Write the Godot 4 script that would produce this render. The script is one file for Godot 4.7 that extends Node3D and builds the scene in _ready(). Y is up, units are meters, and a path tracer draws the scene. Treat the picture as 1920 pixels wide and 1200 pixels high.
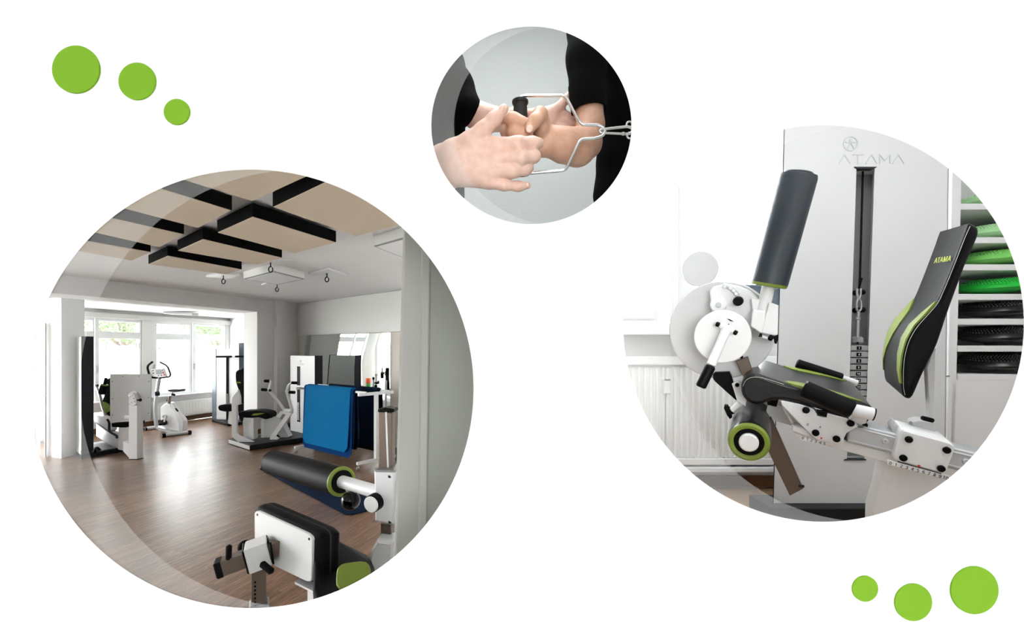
extends Node3D
# A white exhibition wall with three round openings; behind each opening lies a room of a physiotherapy gym.
# Metres, y up. The eye stands at height 1.6 in the hall in front of the wall and looks along -z.

const EYE := 1.6
const FOCAL := 900.0          # focal length in pixels of a 1920 x 1200 picture
const MIDX := 960.0
const HORIZON := 655.0
var M := {}
var origin := {}
var used_names := {}
var along := Vector3(0.307, 0, -0.952)     # direction of the gym's bay wall and of its floor planks
var across := Vector3(-0.755, 0, -0.656)   # direction of the gym's mirror wall


# ---------------------------------------------------------------- places
func at(px: float, py: float, d: float) -> Vector3:
	return Vector3((px - MIDX) / FOCAL * d, EYE + (HORIZON - py) / FOCAL * d, -d)

func on_level(px: float, py: float, y := 0.0) -> Vector3:
	return at(px, py, (EYE - y) * FOCAL / (py - HORIZON))

func on_plane(px: float, py: float, o: Vector3, n: Vector3) -> Vector3:
	var eye := Vector3(0, EYE, 0)
	var dir := at(px, py, 1.0) - eye
	return eye + dir * ((o - eye).dot(n) / dir.dot(n))

func ats(list: Array, d: float) -> Array:
	var out := []
	for p in list:
		out.append(at(p[0], p[1], p[2] if p.size() > 2 else d))
	return out

func back(t: float) -> Vector3:
	return Vector3(0, 0, -t)


# ---------------------------------------------------------------- mesh builder
class Shape:
	var t := PackedVector3Array()

	func tri(a: Vector3, b: Vector3, c: Vector3) -> void:
		t.append(a); t.append(b); t.append(c)

	func quad(a: Vector3, b: Vector3, c: Vector3, d: Vector3) -> void:
		tri(a, b, c); tri(a, c, d)

	func cap(ring: Array, n: Vector3, flip: bool) -> void:
		var u := (ring[1] - ring[0] as Vector3).normalized()
		for i in ring.size():
			var e: Vector3 = ring[(i + 1) % ring.size()] - ring[i]
			if e.length() > 1e-5:
				u = e.normalized()
				break
		var v := n.cross(u).normalized()
		var flat := PackedVector2Array()
		for p in ring:
			flat.append(Vector2(p.dot(u), p.dot(v)))
		var idx := Geometry2D.triangulate_polygon(flat)
		if idx.is_empty():
			var c := Vector3.ZERO
			for p in ring:
				c += p
			c /= ring.size()
			for i in ring.size():
				if flip: tri(c, ring[i], ring[(i + 1) % ring.size()])
				else: tri(c, ring[(i + 1) % ring.size()], ring[i])
			return
		for i in range(0, idx.size(), 3):
			var a: Vector3 = ring[idx[i]]; var b: Vector3 = ring[idx[i + 1]]; var c2: Vector3 = ring[idx[i + 2]]
			var up: bool = (b - a).cross(c2 - a).dot(n) > 0.0
			if up == flip: tri(a, b, c2)
			else: tri(a, c2, b)

	func loft(rings: Array, closed := true, caps := true) -> void:
		for k in rings.size() - 1:
			var a: Array = rings[k]; var b: Array = rings[k + 1]
			var n := a.size()
			for i in (n if closed else n - 1):
				var j := (i + 1) % n
				quad(a[i], a[j], b[j], b[i])
		if caps:
			var n0 := Shape.ring_normal(rings[0])
			cap(rings[0], n0, true)
			var n1 := Shape.ring_normal(rings[rings.size() - 1])
			cap(rings[rings.size() - 1], n1, false)

	static func ring_normal(r: Array) -> Vector3:
		var n := Vector3.ZERO
		for i in r.size():
			n += (r[i] as Vector3).cross(r[(i + 1) % r.size()])
		return n.normalized() if n.length() > 1e-12 else Vector3.UP

	static func inset(poly: Array, by: float) -> Array:
		var n := Shape.ring_normal(poly)
		var c := Vector3.ZERO
		for p in poly:
			c += p
		c /= poly.size()
		var off := []
		for p in poly:
			off.append(p - c)
		n = Shape.ring_normal(off)
		var out := []
		var m := poly.size()
		for i in m:
			var e0: Vector3 = (poly[i] - poly[(i + m - 1) % m]).normalized()
			var e1: Vector3 = (poly[(i + 1) % m] - poly[i]).normalized()
			var i0 := n.cross(e0); var i1 := n.cross(e1)
			var mid := i0 + i1
			var l := mid.length_squared()
			out.append(poly[i] + (mid * (2.0 / l) if l > 0.3 else mid * 2.0) * by)
		return out

	# a flat outline pushed along vec, its edges chamfered by bev
	func prism(poly: Array, vec: Vector3, bev := 0.0) -> void:
		var moved := func(r: Array, f: Vector3) -> Array: return r.map(func(p): return p + f)
		if bev <= 0.0:
			loft([poly, moved.call(poly, vec)])
			return
		var s := Shape.inset(poly, bev)
		var b := vec.normalized() * bev
		loft([s, moved.call(poly, b), moved.call(poly, vec - b), moved.call(s, vec)])

	func box(c: Vector3, size: Vector3, basis := Basis.IDENTITY, bev := 0.0) -> void:
		var x := basis.x * size.x / 2.0; var y := basis.y * size.y / 2.0; var z := basis.z * size.z / 2.0
		prism([c - x - y - z, c + x - y - z, c + x + y - z, c - x + y - z], z * 2.0, bev)

	static func circle(c: Vector3, ax: Vector3, r: float, sides: int, u := Vector3.ZERO, r2 := -1.0) -> Array:
		ax = ax.normalized()
		if u == Vector3.ZERO:
			u = ax.cross(Vector3.UP if absf(ax.y) < 0.9 else Vector3.RIGHT).normalized()
		var v := ax.cross(u).normalized()
		var out := []
		for i in sides:
			var a := TAU * i / sides
			out.append(c + u * cos(a) * r + v * sin(a) * (r if r2 < 0.0 else r2))
		return out

	func cyl(a: Vector3, b: Vector3, ra: float, rb := -1.0, sides := 20, bev := 0.0) -> void:
		if rb < 0.0: rb = ra
		var ax := (b - a).normalized()
		var rings := []
		if bev > 0.0: rings.append(Shape.circle(a, ax, ra - bev, sides))
		rings.append(Shape.circle(a + ax * bev, ax, ra, sides))
		rings.append(Shape.circle(b - ax * bev, ax, rb, sides))
		if bev > 0.0: rings.append(Shape.circle(b, ax, rb - bev, sides))
		loft(rings)

	# a profile of [radius, distance along the axis] turned round the axis
	func lathe(c: Vector3, ax: Vector3, profile: Array, sides := 24, caps := true) -> void:
		ax = ax.normalized()
		var rings := []
		for p in profile:
			rings.append(Shape.circle(c + ax * p[1], ax, maxf(p[0], 0.0002), sides))
		loft(rings, true, caps)

	func tube(path: Array, r: float, sides := 10, r_end := -1.0) -> void:
		var rings := []
		var u := Vector3.ZERO
		for i in path.size():
			var d: Vector3 = (path[mini(i + 1, path.size() - 1)] - path[maxi(i - 1, 0)]).normalized()
			if u == Vector3.ZERO:
				u = d.cross(Vector3.UP if absf(d.y) < 0.9 else Vector3.RIGHT).normalized()
			u = (u - d * u.dot(d)).normalized()
			var rr := r if r_end < 0.0 else lerpf(r, r_end, float(i) / (path.size() - 1))
			rings.append(Shape.circle(path[i], d, rr, sides, u))
		loft(rings)

	# the path with its corners rounded
	static func bend(path: Array, cut: float, steps := 5) -> Array:
		var out := [path[0]]
		for i in range(1, path.size() - 1):
			var a: Vector3 = path[i - 1] - path[i]; var b: Vector3 = path[i + 1] - path[i]
			var l := minf(cut, minf(a.length(), b.length()) * 0.45)
			var p0: Vector3 = path[i] + a.normalized() * l; var p1: Vector3 = path[i] + b.normalized() * l
			for k in steps + 1:
				var f := float(k) / steps
				out.append(p0.lerp(path[i], f).lerp(path[i].lerp(p1, f), f))
		out.append(path[path.size() - 1])
		return out

	func ball(c: Vector3, r: Vector3, basis := Basis.IDENTITY, sides := 18) -> void:
		var rings := []
		var rows := sides / 2
		for k in rows + 1:
			var th := PI * k / rows
			var ring := []
			for i in sides:
				var a := TAU * i / sides
				var s := maxf(sin(th), 0.001)
				ring.append(c + basis * (Vector3(cos(a) * s, cos(th), sin(a) * s) * r))
			rings.append(ring)
		loft(rings, true, false)

	func add(other: Shape) -> void:
		t.append_array(other.t)

	func build(shift: Vector3, angle := 35.0) -> ArrayMesh:
		var n := t.size() / 3
		var vol := 0.0
		var c0 := t[0]
		for i in n:
			vol += (t[i * 3] - c0).dot((t[i * 3 + 1] - c0).cross(t[i * 3 + 2] - c0))
		var p := PackedVector3Array(); p.resize(n * 3)
		for i in n:
			p[i * 3] = t[i * 3] - shift
			p[i * 3 + 1] = t[i * 3 + (2 if vol > 0.0 else 1)] - shift
			p[i * 3 + 2] = t[i * 3 + (1 if vol > 0.0 else 2)] - shift
		var fn := PackedVector3Array(); fn.resize(n)
		var near := {}
		for i in n:
			fn[i] = (p[i * 3 + 2] - p[i * 3]).cross(p[i * 3 + 1] - p[i * 3])
			for k in 3:
				var key := Vector3i((p[i * 3 + k] * 20000.0).round())
				if near.has(key): near[key].append(i)
				else: near[key] = [i]
		var normals := PackedVector3Array(); normals.resize(n * 3)
		var lim := cos(deg_to_rad(angle))
		for i in n:
			var un := fn[i].normalized()
			for k in 3:
				var s := Vector3.ZERO
				for j in near[Vector3i((p[i * 3 + k] * 20000.0).round())]:
					if fn[j].normalized().dot(un) > lim:
						s += fn[j]
				normals[i * 3 + k] = s.normalized() if s.length() > 1e-14 else un
		var arrays := []
		arrays.resize(Mesh.ARRAY_MAX)
		arrays[Mesh.ARRAY_VERTEX] = p
		arrays[Mesh.ARRAY_NORMAL] = normals
		var m := ArrayMesh.new()
		m.add_surface_from_arrays(Mesh.PRIMITIVE_TRIANGLES, arrays)
		return m


# ---------------------------------------------------------------- bodies: tapered bones joined into one skin
# groups[0] is the trunk of the shape; every other group joins the trunk smoothly and stays apart from its neighbours
func skin(groups: Array, cell: float, k_in: float, k_trunk: float) -> Shape:
	var lo := Vector3(1e9, 1e9, 1e9); var hi := -lo
	for g in groups:
		for b in g:
			var r := maxf(b[2], b[3])
			lo = lo.min(b[0] - Vector3.ONE * r).min(b[1] - Vector3.ONE * r)
			hi = hi.max(b[0] + Vector3.ONE * r).max(b[1] + Vector3.ONE * r)
	lo -= Vector3.ONE * cell * 2.5; hi += Vector3.ONE * cell * 2.5
	var nx := int((hi.x - lo.x) / cell) + 2; var ny := int((hi.y - lo.y) / cell) + 2; var nz := int((hi.z - lo.z) / cell) + 2
	# distance of each group on its own, only near its bones
	var val := PackedFloat32Array(); val.resize(nx * ny * nz); val.fill(1.0)
	var trunk := PackedFloat32Array()
	for gi in groups.size():
		var f := PackedFloat32Array(); f.resize(nx * ny * nz); f.fill(1.0)
		for b in groups[gi]:
			var a: Vector3 = b[0]; var ab: Vector3 = b[1] - b[0]
			var l2 := maxf(ab.length_squared(), 1e-9)
			var ra: float = b[2]; var rb: float = b[3]
			var m := maxf(ra, rb) + k_in + cell * 2.0 + k_trunk
			var p0 := ((a.min(b[1]) - Vector3.ONE * m - lo) / cell).floor()
			var p1 := ((a.max(b[1]) + Vector3.ONE * m - lo) / cell).ceil()
			for z in range(maxi(0, int(p0.z)), mini(nz, int(p1.z) + 1)):
				for y in range(maxi(0, int(p0.y)), mini(ny, int(p1.y) + 1)):
					var at0 := (z * ny + y) * nx
					for x in range(maxi(0, int(p0.x)), mini(nx, int(p1.x) + 1)):
						var q := Vector3(x, y, z) * cell + lo - a
						var h := clampf(q.dot(ab) / l2, 0.0, 1.0)
						var d := (q - ab * h).length() - lerpf(ra, rb, h)
						var o := f[at0 + x]
						var w := maxf(k_in - absf(d - o), 0.0) / k_in
						f[at0 + x] = minf(d, o) - w * w * k_in * 0.25
		if gi == 0:
			trunk = f
			val = f.duplicate()
			continue
		for i in f.size():
			var d := f[i]
			if d < 0.9:
				var o := trunk[i]
				var w := maxf(k_trunk - absf(d - o), 0.0) / k_trunk
				val[i] = minf(val[i], minf(d, o) - w * w * k_trunk * 0.25)
	# surface nets
	var where := {}
	var offs := [Vector3i(0, 0, 0), Vector3i(1, 0, 0), Vector3i(0, 1, 0), Vector3i(1, 1, 0), Vector3i(0, 0, 1), Vector3i(1, 0, 1), Vector3i(0, 1, 1), Vector3i(1, 1, 1)]
	var edges := [[0, 1], [2, 3], [4, 5], [6, 7], [0, 2], [1, 3], [4, 6], [5, 7], [0, 4], [1, 5], [2, 6], [3, 7]]
	var step := PackedInt32Array()
	for o in offs:
		step.append((o.z * ny + o.y) * nx + o.x)
	var out := Shape.new()
	var nxy := nx * ny
	for z in nz - 1:
		for y in ny - 1:
			for x in nx - 1:
				var i := (z * ny + y) * nx + x
				var inside := 0
				for c in 8:
					if val[i + step[c]] < 0.0: inside += 1
				if inside == 0 or inside == 8: continue
				var sum := Vector3.ZERO; var cnt := 0
				for e in edges:
					var va := val[i + step[e[0]]]; var vb := val[i + step[e[1]]]
					if (va < 0.0) != (vb < 0.0):
						sum += Vector3(offs[e[0]]).lerp(Vector3(offs[e[1]]), va / (va - vb)); cnt += 1
				where[i] = lo + (Vector3(x, y, z) + sum / cnt) * cell
	for i in where:
		var neg := val[i] < 0.0
		for ax in 3:
			var s: int = [1, nx, nxy][ax]; var u: int = [nx, nxy, 1][ax]; var v: int = [nxy, 1, nx][ax]
			if (val[i + s] < 0.0) == neg: continue
			if not (where.has(i - u) and where.has(i - v) and where.has(i - u - v)): continue
			if neg: out.quad(where[i], where[i - u], where[i - u - v], where[i - v])
			else: out.quad(where[i], where[i - v], where[i - u - v], where[i - u])
	return out


# a chain of [px, py, depth, radius in px] as bones
func chain(list: Array) -> Array:
	var out := []
	for i in list.size() - 1:
		var a: Array = list[i]; var b: Array = list[i + 1]
		out.append([at(a[0], a[1], a[2]), at(b[0], b[1], b[2]), a[3] * a[2] / FOCAL, b[3] * b[2] / FOCAL])
	return out


# ---------------------------------------------------------------- scene objects
func numbered(called: String) -> String:
	var n: int = used_names.get(called, -1) + 1
	used_names[called] = n
	return called if n == 0 else "%s_%03d" % [called, n]

func tag(o: Node, label: String, category: String, group := "") -> Node:
	o.set_meta("label", label)
	o.set_meta("category", category)
	if group: o.set_meta("group", group)
	return o

func thing(called: String, label: String, category: String, where: Vector3, group := "") -> Node3D:
	var o := Node3D.new()
	o.name = numbered(called)
	add_child(o, true)
	o.position = where
	origin[o] = where
	tag(o, label, category, group)
	return o

func part(parent: Node3D, called: String, s: Shape, m: Material, angle := 35.0) -> MeshInstance3D:
	var o := MeshInstance3D.new()
	o.name = called if parent.get_node_or_null(called) == null else called + "_001"
	if parent.get_node_or_null(NodePath(o.name)) != null:
		var k := 2
		while parent.get_node_or_null("%s_%03d" % [called, k]) != null: k += 1
		o.name = "%s_%03d" % [called, k]
	o.mesh = s.build(origin[parent], angle)
	o.material_override = m
	origin[o] = origin[parent]
	parent.add_child(o, true)
	return o

func solo(called: String, label: String, category: String, s: Shape, m: Material, group := "", angle := 35.0) -> MeshInstance3D:
	var lo := s.t[0]; var hi := s.t[0]
	for p in s.t:
		lo = lo.min(p); hi = hi.max(p)
	var o := MeshInstance3D.new()
	o.name = numbered(called)
	origin[o] = Vector3((lo.x + hi.x) / 2.0, lo.y, (lo.z + hi.z) / 2.0)
	o.position = origin[o]
	o.mesh = s.build(origin[o], angle)
	o.material_override = m
	add_child(o, true)
	tag(o, label, category, group)
	return o

func struct(called: String, s: Shape, m: Material) -> MeshInstance3D:
	var o := MeshInstance3D.new()
	o.name = numbered(called)
	origin[o] = Vector3.ZERO
	o.mesh = s.build(Vector3.ZERO)
	o.material_override = m
	o.set_meta("kind", "structure")
	add_child(o, true)
	return o

# a wall over a line on the ground: thickness t away from the room, from y0 to y1
func wall(a: Vector3, b: Vector3, y0: float, y1: float, t: float) -> Shape:
	var s := Shape.new()
	var n := (b - a).cross(Vector3.UP).normalized() * t
	s.prism([Vector3(a.x, y0, a.z), Vector3(b.x, y0, b.z), Vector3(b.x, y0, b.z) + n, Vector3(a.x, y0, a.z) + n], Vector3(0, y1 - y0, 0))
	return s

func upright(foot: Array, y0: float, y1: float, bev := 0.0) -> Shape:
	var s := Shape.new()
	s.prism(foot.map(func(p): return Vector3(p.x, y0, p.z)), Vector3(0, y1 - y0, 0), bev)
	return s

func pris(list: Array, d: float, vec: Vector3, bev := 0.0) -> Shape:
	var s := Shape.new()
	s.prism(ats(list, d), vec, bev)
	return s

func rod(a: Vector3, b: Vector3, r: float, sides := 14, bev := 0.0) -> Shape:
	var s := Shape.new()
	s.cyl(a, b, r, r, sides, bev)
	return s

func bar(a: Vector3, b: Vector3, w: float, h: float, up := Vector3.UP, bev := 0.0) -> Shape:
	var s := Shape.new()
	var z := (b - a).normalized()
	var x := up.cross(z).normalized()
	var y := z.cross(x).normalized()
	s.prism([a - x * w / 2 - y * h / 2, a + x * w / 2 - y * h / 2, a + x * w / 2 + y * h / 2, a - x * w / 2 + y * h / 2], b - a, bev)
	return s

func pipe(path: Array, r: float, cut := 0.03, sides := 10) -> Shape:
	var s := Shape.new()
	s.tube(Shape.bend(path, cut), r, sides)
	return s

func pipe_px(list: Array, d: float, r: float, cut := 0.03, sides := 10) -> Shape:
	return pipe(ats(list, d), r, cut, sides)

# a closed outline made smooth by a curve through its corners
func smooth(poly: Array, steps := 4) -> Array:
	var out := []
	var n := poly.size()
	for i in n:
		for k in steps:
			out.append(poly[i].cubic_interpolate(poly[(i + 1) % n], poly[(i + n - 1) % n], poly[(i + 2) % n], float(k) / steps))
	return out

func rounded(c: Vector3, x: Vector3, y: Vector3, w: float, h: float, r: float, steps := 5) -> Array:
	var out := []
	for q in 4:
		var cx := (w / 2 - r) * (1 if q == 0 or q == 3 else -1)
		var cy := (h / 2 - r) * (1 if q < 2 else -1)
		for k in steps + 1:
			var a := PI / 2 * (q + float(k) / steps)
			out.append(c + x * (cx + cos(a) * r) + y * (cy + sin(a) * r))
	return out

# a soft pad: the outline pushed along vec with generously rounded rims
func pad(poly: Array, vec: Vector3, rim: float, steps := 4) -> Shape:
	var s := Shape.new()
	var rings := []
	var b := vec.normalized() * rim
	for k in steps + 1:
		var a := PI / 2 * k / steps
		rings.append(Shape.inset(poly, rim * (1 - sin(a)) + 0.0001).map(func(p): return p + b * (1 - cos(a))))
	for k in steps + 1:
		var a := PI / 2 * k / steps
		rings.append(Shape.inset(poly, rim * (1 - cos(a)) + 0.0001).map(func(p): return p + vec - b * (1 - sin(a))))
	s.loft(rings)
	return s

func letters(text: String, size: float, depth := 0.001) -> TextMesh:
	var tm := TextMesh.new()
	var f := SystemFont.new()
	f.font_names = PackedStringArray(["Droid Sans"])
	tm.font = f
	tm.text = text
	tm.font_size = 64
	tm.pixel_size = size / 64.0
	tm.depth = depth
	return tm

func write_on(parent: Node3D, called: String, text: String, where: Vector3, x: Vector3, y: Vector3, size: float, m: Material) -> void:
	var o := MeshInstance3D.new()
	o.name = called
	o.mesh = letters(text, size)
	x = x.normalized(); var z := x.cross(y).normalized(); y = z.cross(x)
	o.transform = Transform3D(Basis(x, y, z), where - origin[parent])
	o.material_override = m
	origin[o] = origin[parent]
	parent.add_child(o, true)


# ---------------------------------------------------------------- materials
func mat(c: Color, rough := 0.6, metal := 0.0) -> StandardMaterial3D:
	var m := StandardMaterial3D.new()
	m.albedo_color = c
	m.roughness = rough
	m.metallic = metal
	return m

func noise_tex(freq: float, kind := FastNoiseLite.TYPE_SIMPLEX_SMOOTH, seeded := 1, octaves := 4, size := 256) -> NoiseTexture2D:
	var t := NoiseTexture2D.new()
	t.width = size; t.height = size; t.seamless = true
	var n := FastNoiseLite.new()
	n.noise_type = kind; n.frequency = freq; n.seed = seeded; n.fractal_octaves = octaves
	t.noise = n
	return t

func grained(m: StandardMaterial3D, tex: Texture2D, per_metre: float, relief: float) -> StandardMaterial3D:
	m.heightmap_enabled = true
	m.heightmap_texture = tex
	m.heightmap_scale = relief
	m.uv1_triplanar = true
	m.uv1_world_triplanar = true
	m.uv1_scale = Vector3.ONE * per_metre
	return m

# a colour mottled between two tones
func mottled(m: StandardMaterial3D, a: Color, b: Color, freq: float, per_metre: float, seeded := 3) -> StandardMaterial3D:
	var t := noise_tex(freq, FastNoiseLite.TYPE_SIMPLEX_SMOOTH, seeded)
	var g := Gradient.new()
	g.set_color(0, a); g.set_color(1, b)
	t.color_ramp = g
	m.albedo_texture = t
	m.albedo_color = Color.WHITE
	m.uv1_triplanar = true
	m.uv1_world_triplanar = true
	m.uv1_scale = Vector3.ONE * per_metre
	return m

# wood grain along u, computed
func wood_tex(a: Color, b: Color, seeded: int) -> ImageTexture:
	var w := 512; var h := 96
	var im := Image.create(w, h, false, Image.FORMAT_RGB8)
	var n := FastNoiseLite.new(); n.seed = seeded; n.frequency = 0.02; n.fractal_octaves = 3
	var fine := FastNoiseLite.new(); fine.seed = seeded + 9; fine.frequency = 0.11; fine.fractal_octaves = 3
	var pore := FastNoiseLite.new(); pore.seed = seeded + 21; pore.frequency = 0.35
	for y in h:
		for x in w:
			var warp := n.get_noise_2d(x * 0.25, y * 1.2) * 5.0
			var g := fine.get_noise_2d(x * 0.05, (y + warp) * 1.6) * 0.55 + n.get_noise_2d(x * 0.12 + 300.0, y * 2.0) * 0.5
			var ring := sin((y + warp * 3.0 + n.get_noise_2d(x * 0.3, y * 0.6) * 18.0) * 0.42) * 0.18
			var p := 1.0 if pore.get_noise_2d(x * 0.07, y * 1.5) > 0.42 else 0.0
			var f := clampf(0.5 + g + ring, 0.0, 1.0)
			im.set_pixel(x, y, a.lerp(b, f).darkened(p * 0.28))
	return ImageTexture.create_from_image(im)

func make_materials() -> void:
	var fine := noise_tex(0.08)
	var leather := noise_tex(0.06, FastNoiseLite.TYPE_CELLULAR, 5, 2)
	M.display = mat(Color(0.985, 0.985, 0.985), 0.95)
	M.green_disc = mat(Color(0.485, 0.682, 0.131), 0.9)
	M.film = mat(Color(1, 1, 1, 0.07), 0.9)
	M.film.transparency = BaseMaterial3D.TRANSPARENCY_ALPHA
	M.film.specular_mode = BaseMaterial3D.SPECULAR_DISABLED
	M.hall = mat(Color(0.93, 0.93, 0.92), 0.9)
	M.hall_floor = mat(Color(0.6, 0.59, 0.57), 0.5)
	M.wall = grained(mat(Color(0.935, 0.93, 0.925), 0.9), fine, 3.0, 0.08)
	M.ceiling = grained(mat(Color(0.94, 0.935, 0.935), 0.95), noise_tex(0.2, FastNoiseLite.TYPE_SIMPLEX_SMOOTH, 8), 2.0, 0.25)
	M.beige = mat(Color(0.87, 0.845, 0.80), 0.85)
	M.frame = mat(Color(0.94, 0.945, 0.95), 0.4)
	M.white = mat(Color(0.93, 0.93, 0.93), 0.35)
	M.white_soft = mat(Color(0.9, 0.9, 0.89), 0.5)
	M.pale = mat(Color(0.82, 0.82, 0.82), 0.45)
	M.grey = mat(Color(0.55, 0.55, 0.55), 0.5)
	M.slate = mat(Color(0.19, 0.2, 0.22), 0.4)
	M.blue_grey = mat(Color(0.33, 0.38, 0.43), 0.45)
	M.black = mat(Color(0.035, 0.035, 0.04), 0.5)
	M.gloss_black = mat(Color(0.015, 0.015, 0.02), 0.1)
	M.gloss_black.metallic_specular = 0.35
	M.leather = grained(mat(Color(0.045, 0.048, 0.052), 0.55), leather, 8.0, 0.04)
	M.leather_grey = grained(mat(Color(0.16, 0.19, 0.22), 0.42), leather, 8.0, 0.04)
	M.leather_sheen = grained(mat(Color(0.05, 0.055, 0.06), 0.3), leather, 8.0, 0.04)
	M.leather_sheen.metallic_specular = 0.42
	M.leather_dark = grained(mat(Color(0.05, 0.055, 0.06), 0.45), leather, 8.0, 0.04)
	M.leather_dark.metallic_specular = 0.25
	M.frame_soft = mat(Color(0.89, 0.89, 0.89), 0.45)
	M.frame_dim = mat(Color(0.86, 0.86, 0.86), 0.5)
	M.platform = mat(Color(0.1, 0.105, 0.115), 0.45)
	M.platform.metallic_specular = 0.3
	M.plate = mat(Color(0.6, 0.6, 0.6), 0.45, 0.15)
	M.lime = grained(mat(Color(0.46, 0.53, 0.16), 0.5), leather, 8.0, 0.03)
	M.thread = mat(Color(0.85, 0.86, 0.8), 0.8)
	M.steel = mat(Color(0.62, 0.61, 0.6), 0.35, 0.9)
	M.steel_dark = mat(Color(0.45, 0.42, 0.39), 0.4, 0.8)
	M.steel_satin = grained(mat(Color(0.42, 0.37, 0.33), 0.5, 0.5), fine, 9.0, 0.03)
	M.chrome = mat(Color(0.9, 0.9, 0.89), 0.12, 1.0)
	M.silver = mat(Color(0.76, 0.77, 0.78), 0.4, 0.35)
	M.tan = grained(mat(Color(0.80, 0.735, 0.65), 0.95), fine, 12.0, 0.05)
	M.felt_black = mat(Color(0.025, 0.023, 0.023), 0.95)
	M.glass = mat(Color(1, 1, 1, 0.04), 0.02)
	M.glass.transparency = BaseMaterial3D.TRANSPARENCY_ALPHA
	M.frosted = mat(Color(1, 1, 1, 0.15), 0.2)
	M.frosted.transparency = BaseMaterial3D.TRANSPARENCY_ALPHA
	M.mirror = mat(Color(0.93, 0.95, 0.94), 0.015, 1.0)
	M.mat_blue = grained(mat(Color(0.01, 0.38, 0.575), 0.9), noise_tex(0.1, FastNoiseLite.TYPE_CELLULAR, 12, 2), 5.0, 0.12)
	M.mat_mid = grained(mat(Color(0.01, 0.20, 0.40), 0.9), noise_tex(0.1, FastNoiseLite.TYPE_CELLULAR, 12, 2), 5.0, 0.12)
	M.mat_navy = grained(mat(Color(0.02, 0.1, 0.19), 0.95), noise_tex(0.1, FastNoiseLite.TYPE_CELLULAR, 13, 2), 5.0, 0.12)
	M.mat_black = mat(Color(0.04, 0.05, 0.07), 0.85)
	M.red = mat(Color(0.85, 0.08, 0.12), 0.5)
	M.print_black = mat(Color(0.05, 0.05, 0.05), 0.6)
	M.print_pale = mat(Color(0.79, 0.82, 0.83), 0.5)
	M.print_faint = mat(Color(0.77, 0.79, 0.795), 0.5)
	M.print_lime = mat(Color(0.7, 0.76, 0.2), 0.6)
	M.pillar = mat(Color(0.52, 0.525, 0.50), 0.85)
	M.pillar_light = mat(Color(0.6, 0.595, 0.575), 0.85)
	M.radiator = mat(Color(0.96, 0.96, 0.95), 0.45)
	M.skin_fair = mottled(mat(Color.WHITE, 0.5), Color(0.87, 0.70, 0.63), Color(0.93, 0.80, 0.735), 0.02, 9.0, 4)
	M.skin_tan = mottled(mat(Color.WHITE, 0.5), Color(0.76, 0.57, 0.47), Color(0.84, 0.67, 0.57), 0.02, 9.0, 6)
	for k in ["skin_fair", "skin_tan"]:
		M[k].subsurf_scatter_enabled = true
		M[k].subsurf_scatter_strength = 0.06
	M.nail = mat(Color(0.93, 0.78, 0.72), 0.25)
	M.cloth_black = grained(mat(Color(0.03, 0.031, 0.034), 0.95), noise_tex(0.3, FastNoiseLite.TYPE_SIMPLEX_SMOOTH, 15), 14.0, 0.05)
	M.rubber = grained(mat(Color(0.03, 0.03, 0.032), 0.45), fine, 14.0, 0.02)
	M.backdrop = grained(mat(Color(0.80, 0.81, 0.80), 0.9), fine, 2.0, 0.05)
	M.lamp = mat(Color(0.95, 0.95, 0.95), 0.5)
	M.lamp.emission_enabled = true
	M.lamp.emission = Color(0.98, 0.99, 1.0)
	M.lamp.emission_energy_multiplier = 1.2
	M.leaf = mat(Color(0.25, 0.33, 0.19), 0.8)
	M.leaf.backlight_enabled = true
	M.leaf.backlight = Color(0.2, 0.26, 0.13)
	M.bark = mat(Color(0.3, 0.25, 0.2), 0.9)
	M.ground = mottled(mat(Color.WHITE, 0.95), Color(0.72, 0.72, 0.69), Color(0.8, 0.8, 0.77), 0.05, 0.5, 7)
	M.cushion_black = mat(Color(0.06, 0.07, 0.07), 0.27)
	M.cushion_green = mat(Color(0.08, 0.70, 0.2), 0.35)
	M.cushion_lime = mat(Color(0.48, 0.80, 0.38), 0.4)
	M.cushion_mint = mat(Color(0.70, 0.90, 0.66), 0.45)
	M.wood_dark = mat(Color(0.40, 0.27, 0.15), 0.5)
	M.wood_floor = mat(Color(0.60, 0.485, 0.375), 0.5)
	M.orange = mat(Color(0.9, 0.36, 0.2), 0.6)
	M.foam_green = mat(Color(0.32, 0.62, 0.35), 0.7)
	M.screen = mat(Color(0.62, 0.66, 0.66), 0.25)
	M.pink = mat(Color(0.9, 0.45, 0.5), 0.5)
	for k in ["mat_blue", "mat_mid", "mat_navy", "leather", "cloth_black", "felt_black", "black", "slate", "mat_black"]:
		M[k].metallic_specular = 0.22
	for i in 4:
		var w := mat(Color(1, 1, 1), 0.3)
		var tones := [[Color(0.335, 0.235, 0.165), Color(0.585, 0.45, 0.34)], [Color(0.315, 0.22, 0.155), Color(0.55, 0.42, 0.32)], [Color(0.36, 0.255, 0.18), Color(0.615, 0.475, 0.365)], [Color(0.33, 0.235, 0.17), Color(0.565, 0.44, 0.34)]]
		w.albedo_texture = wood_tex(tones[i][0], tones[i][1], 31 + i * 7)
		M["plank%d" % i] = w


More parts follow.
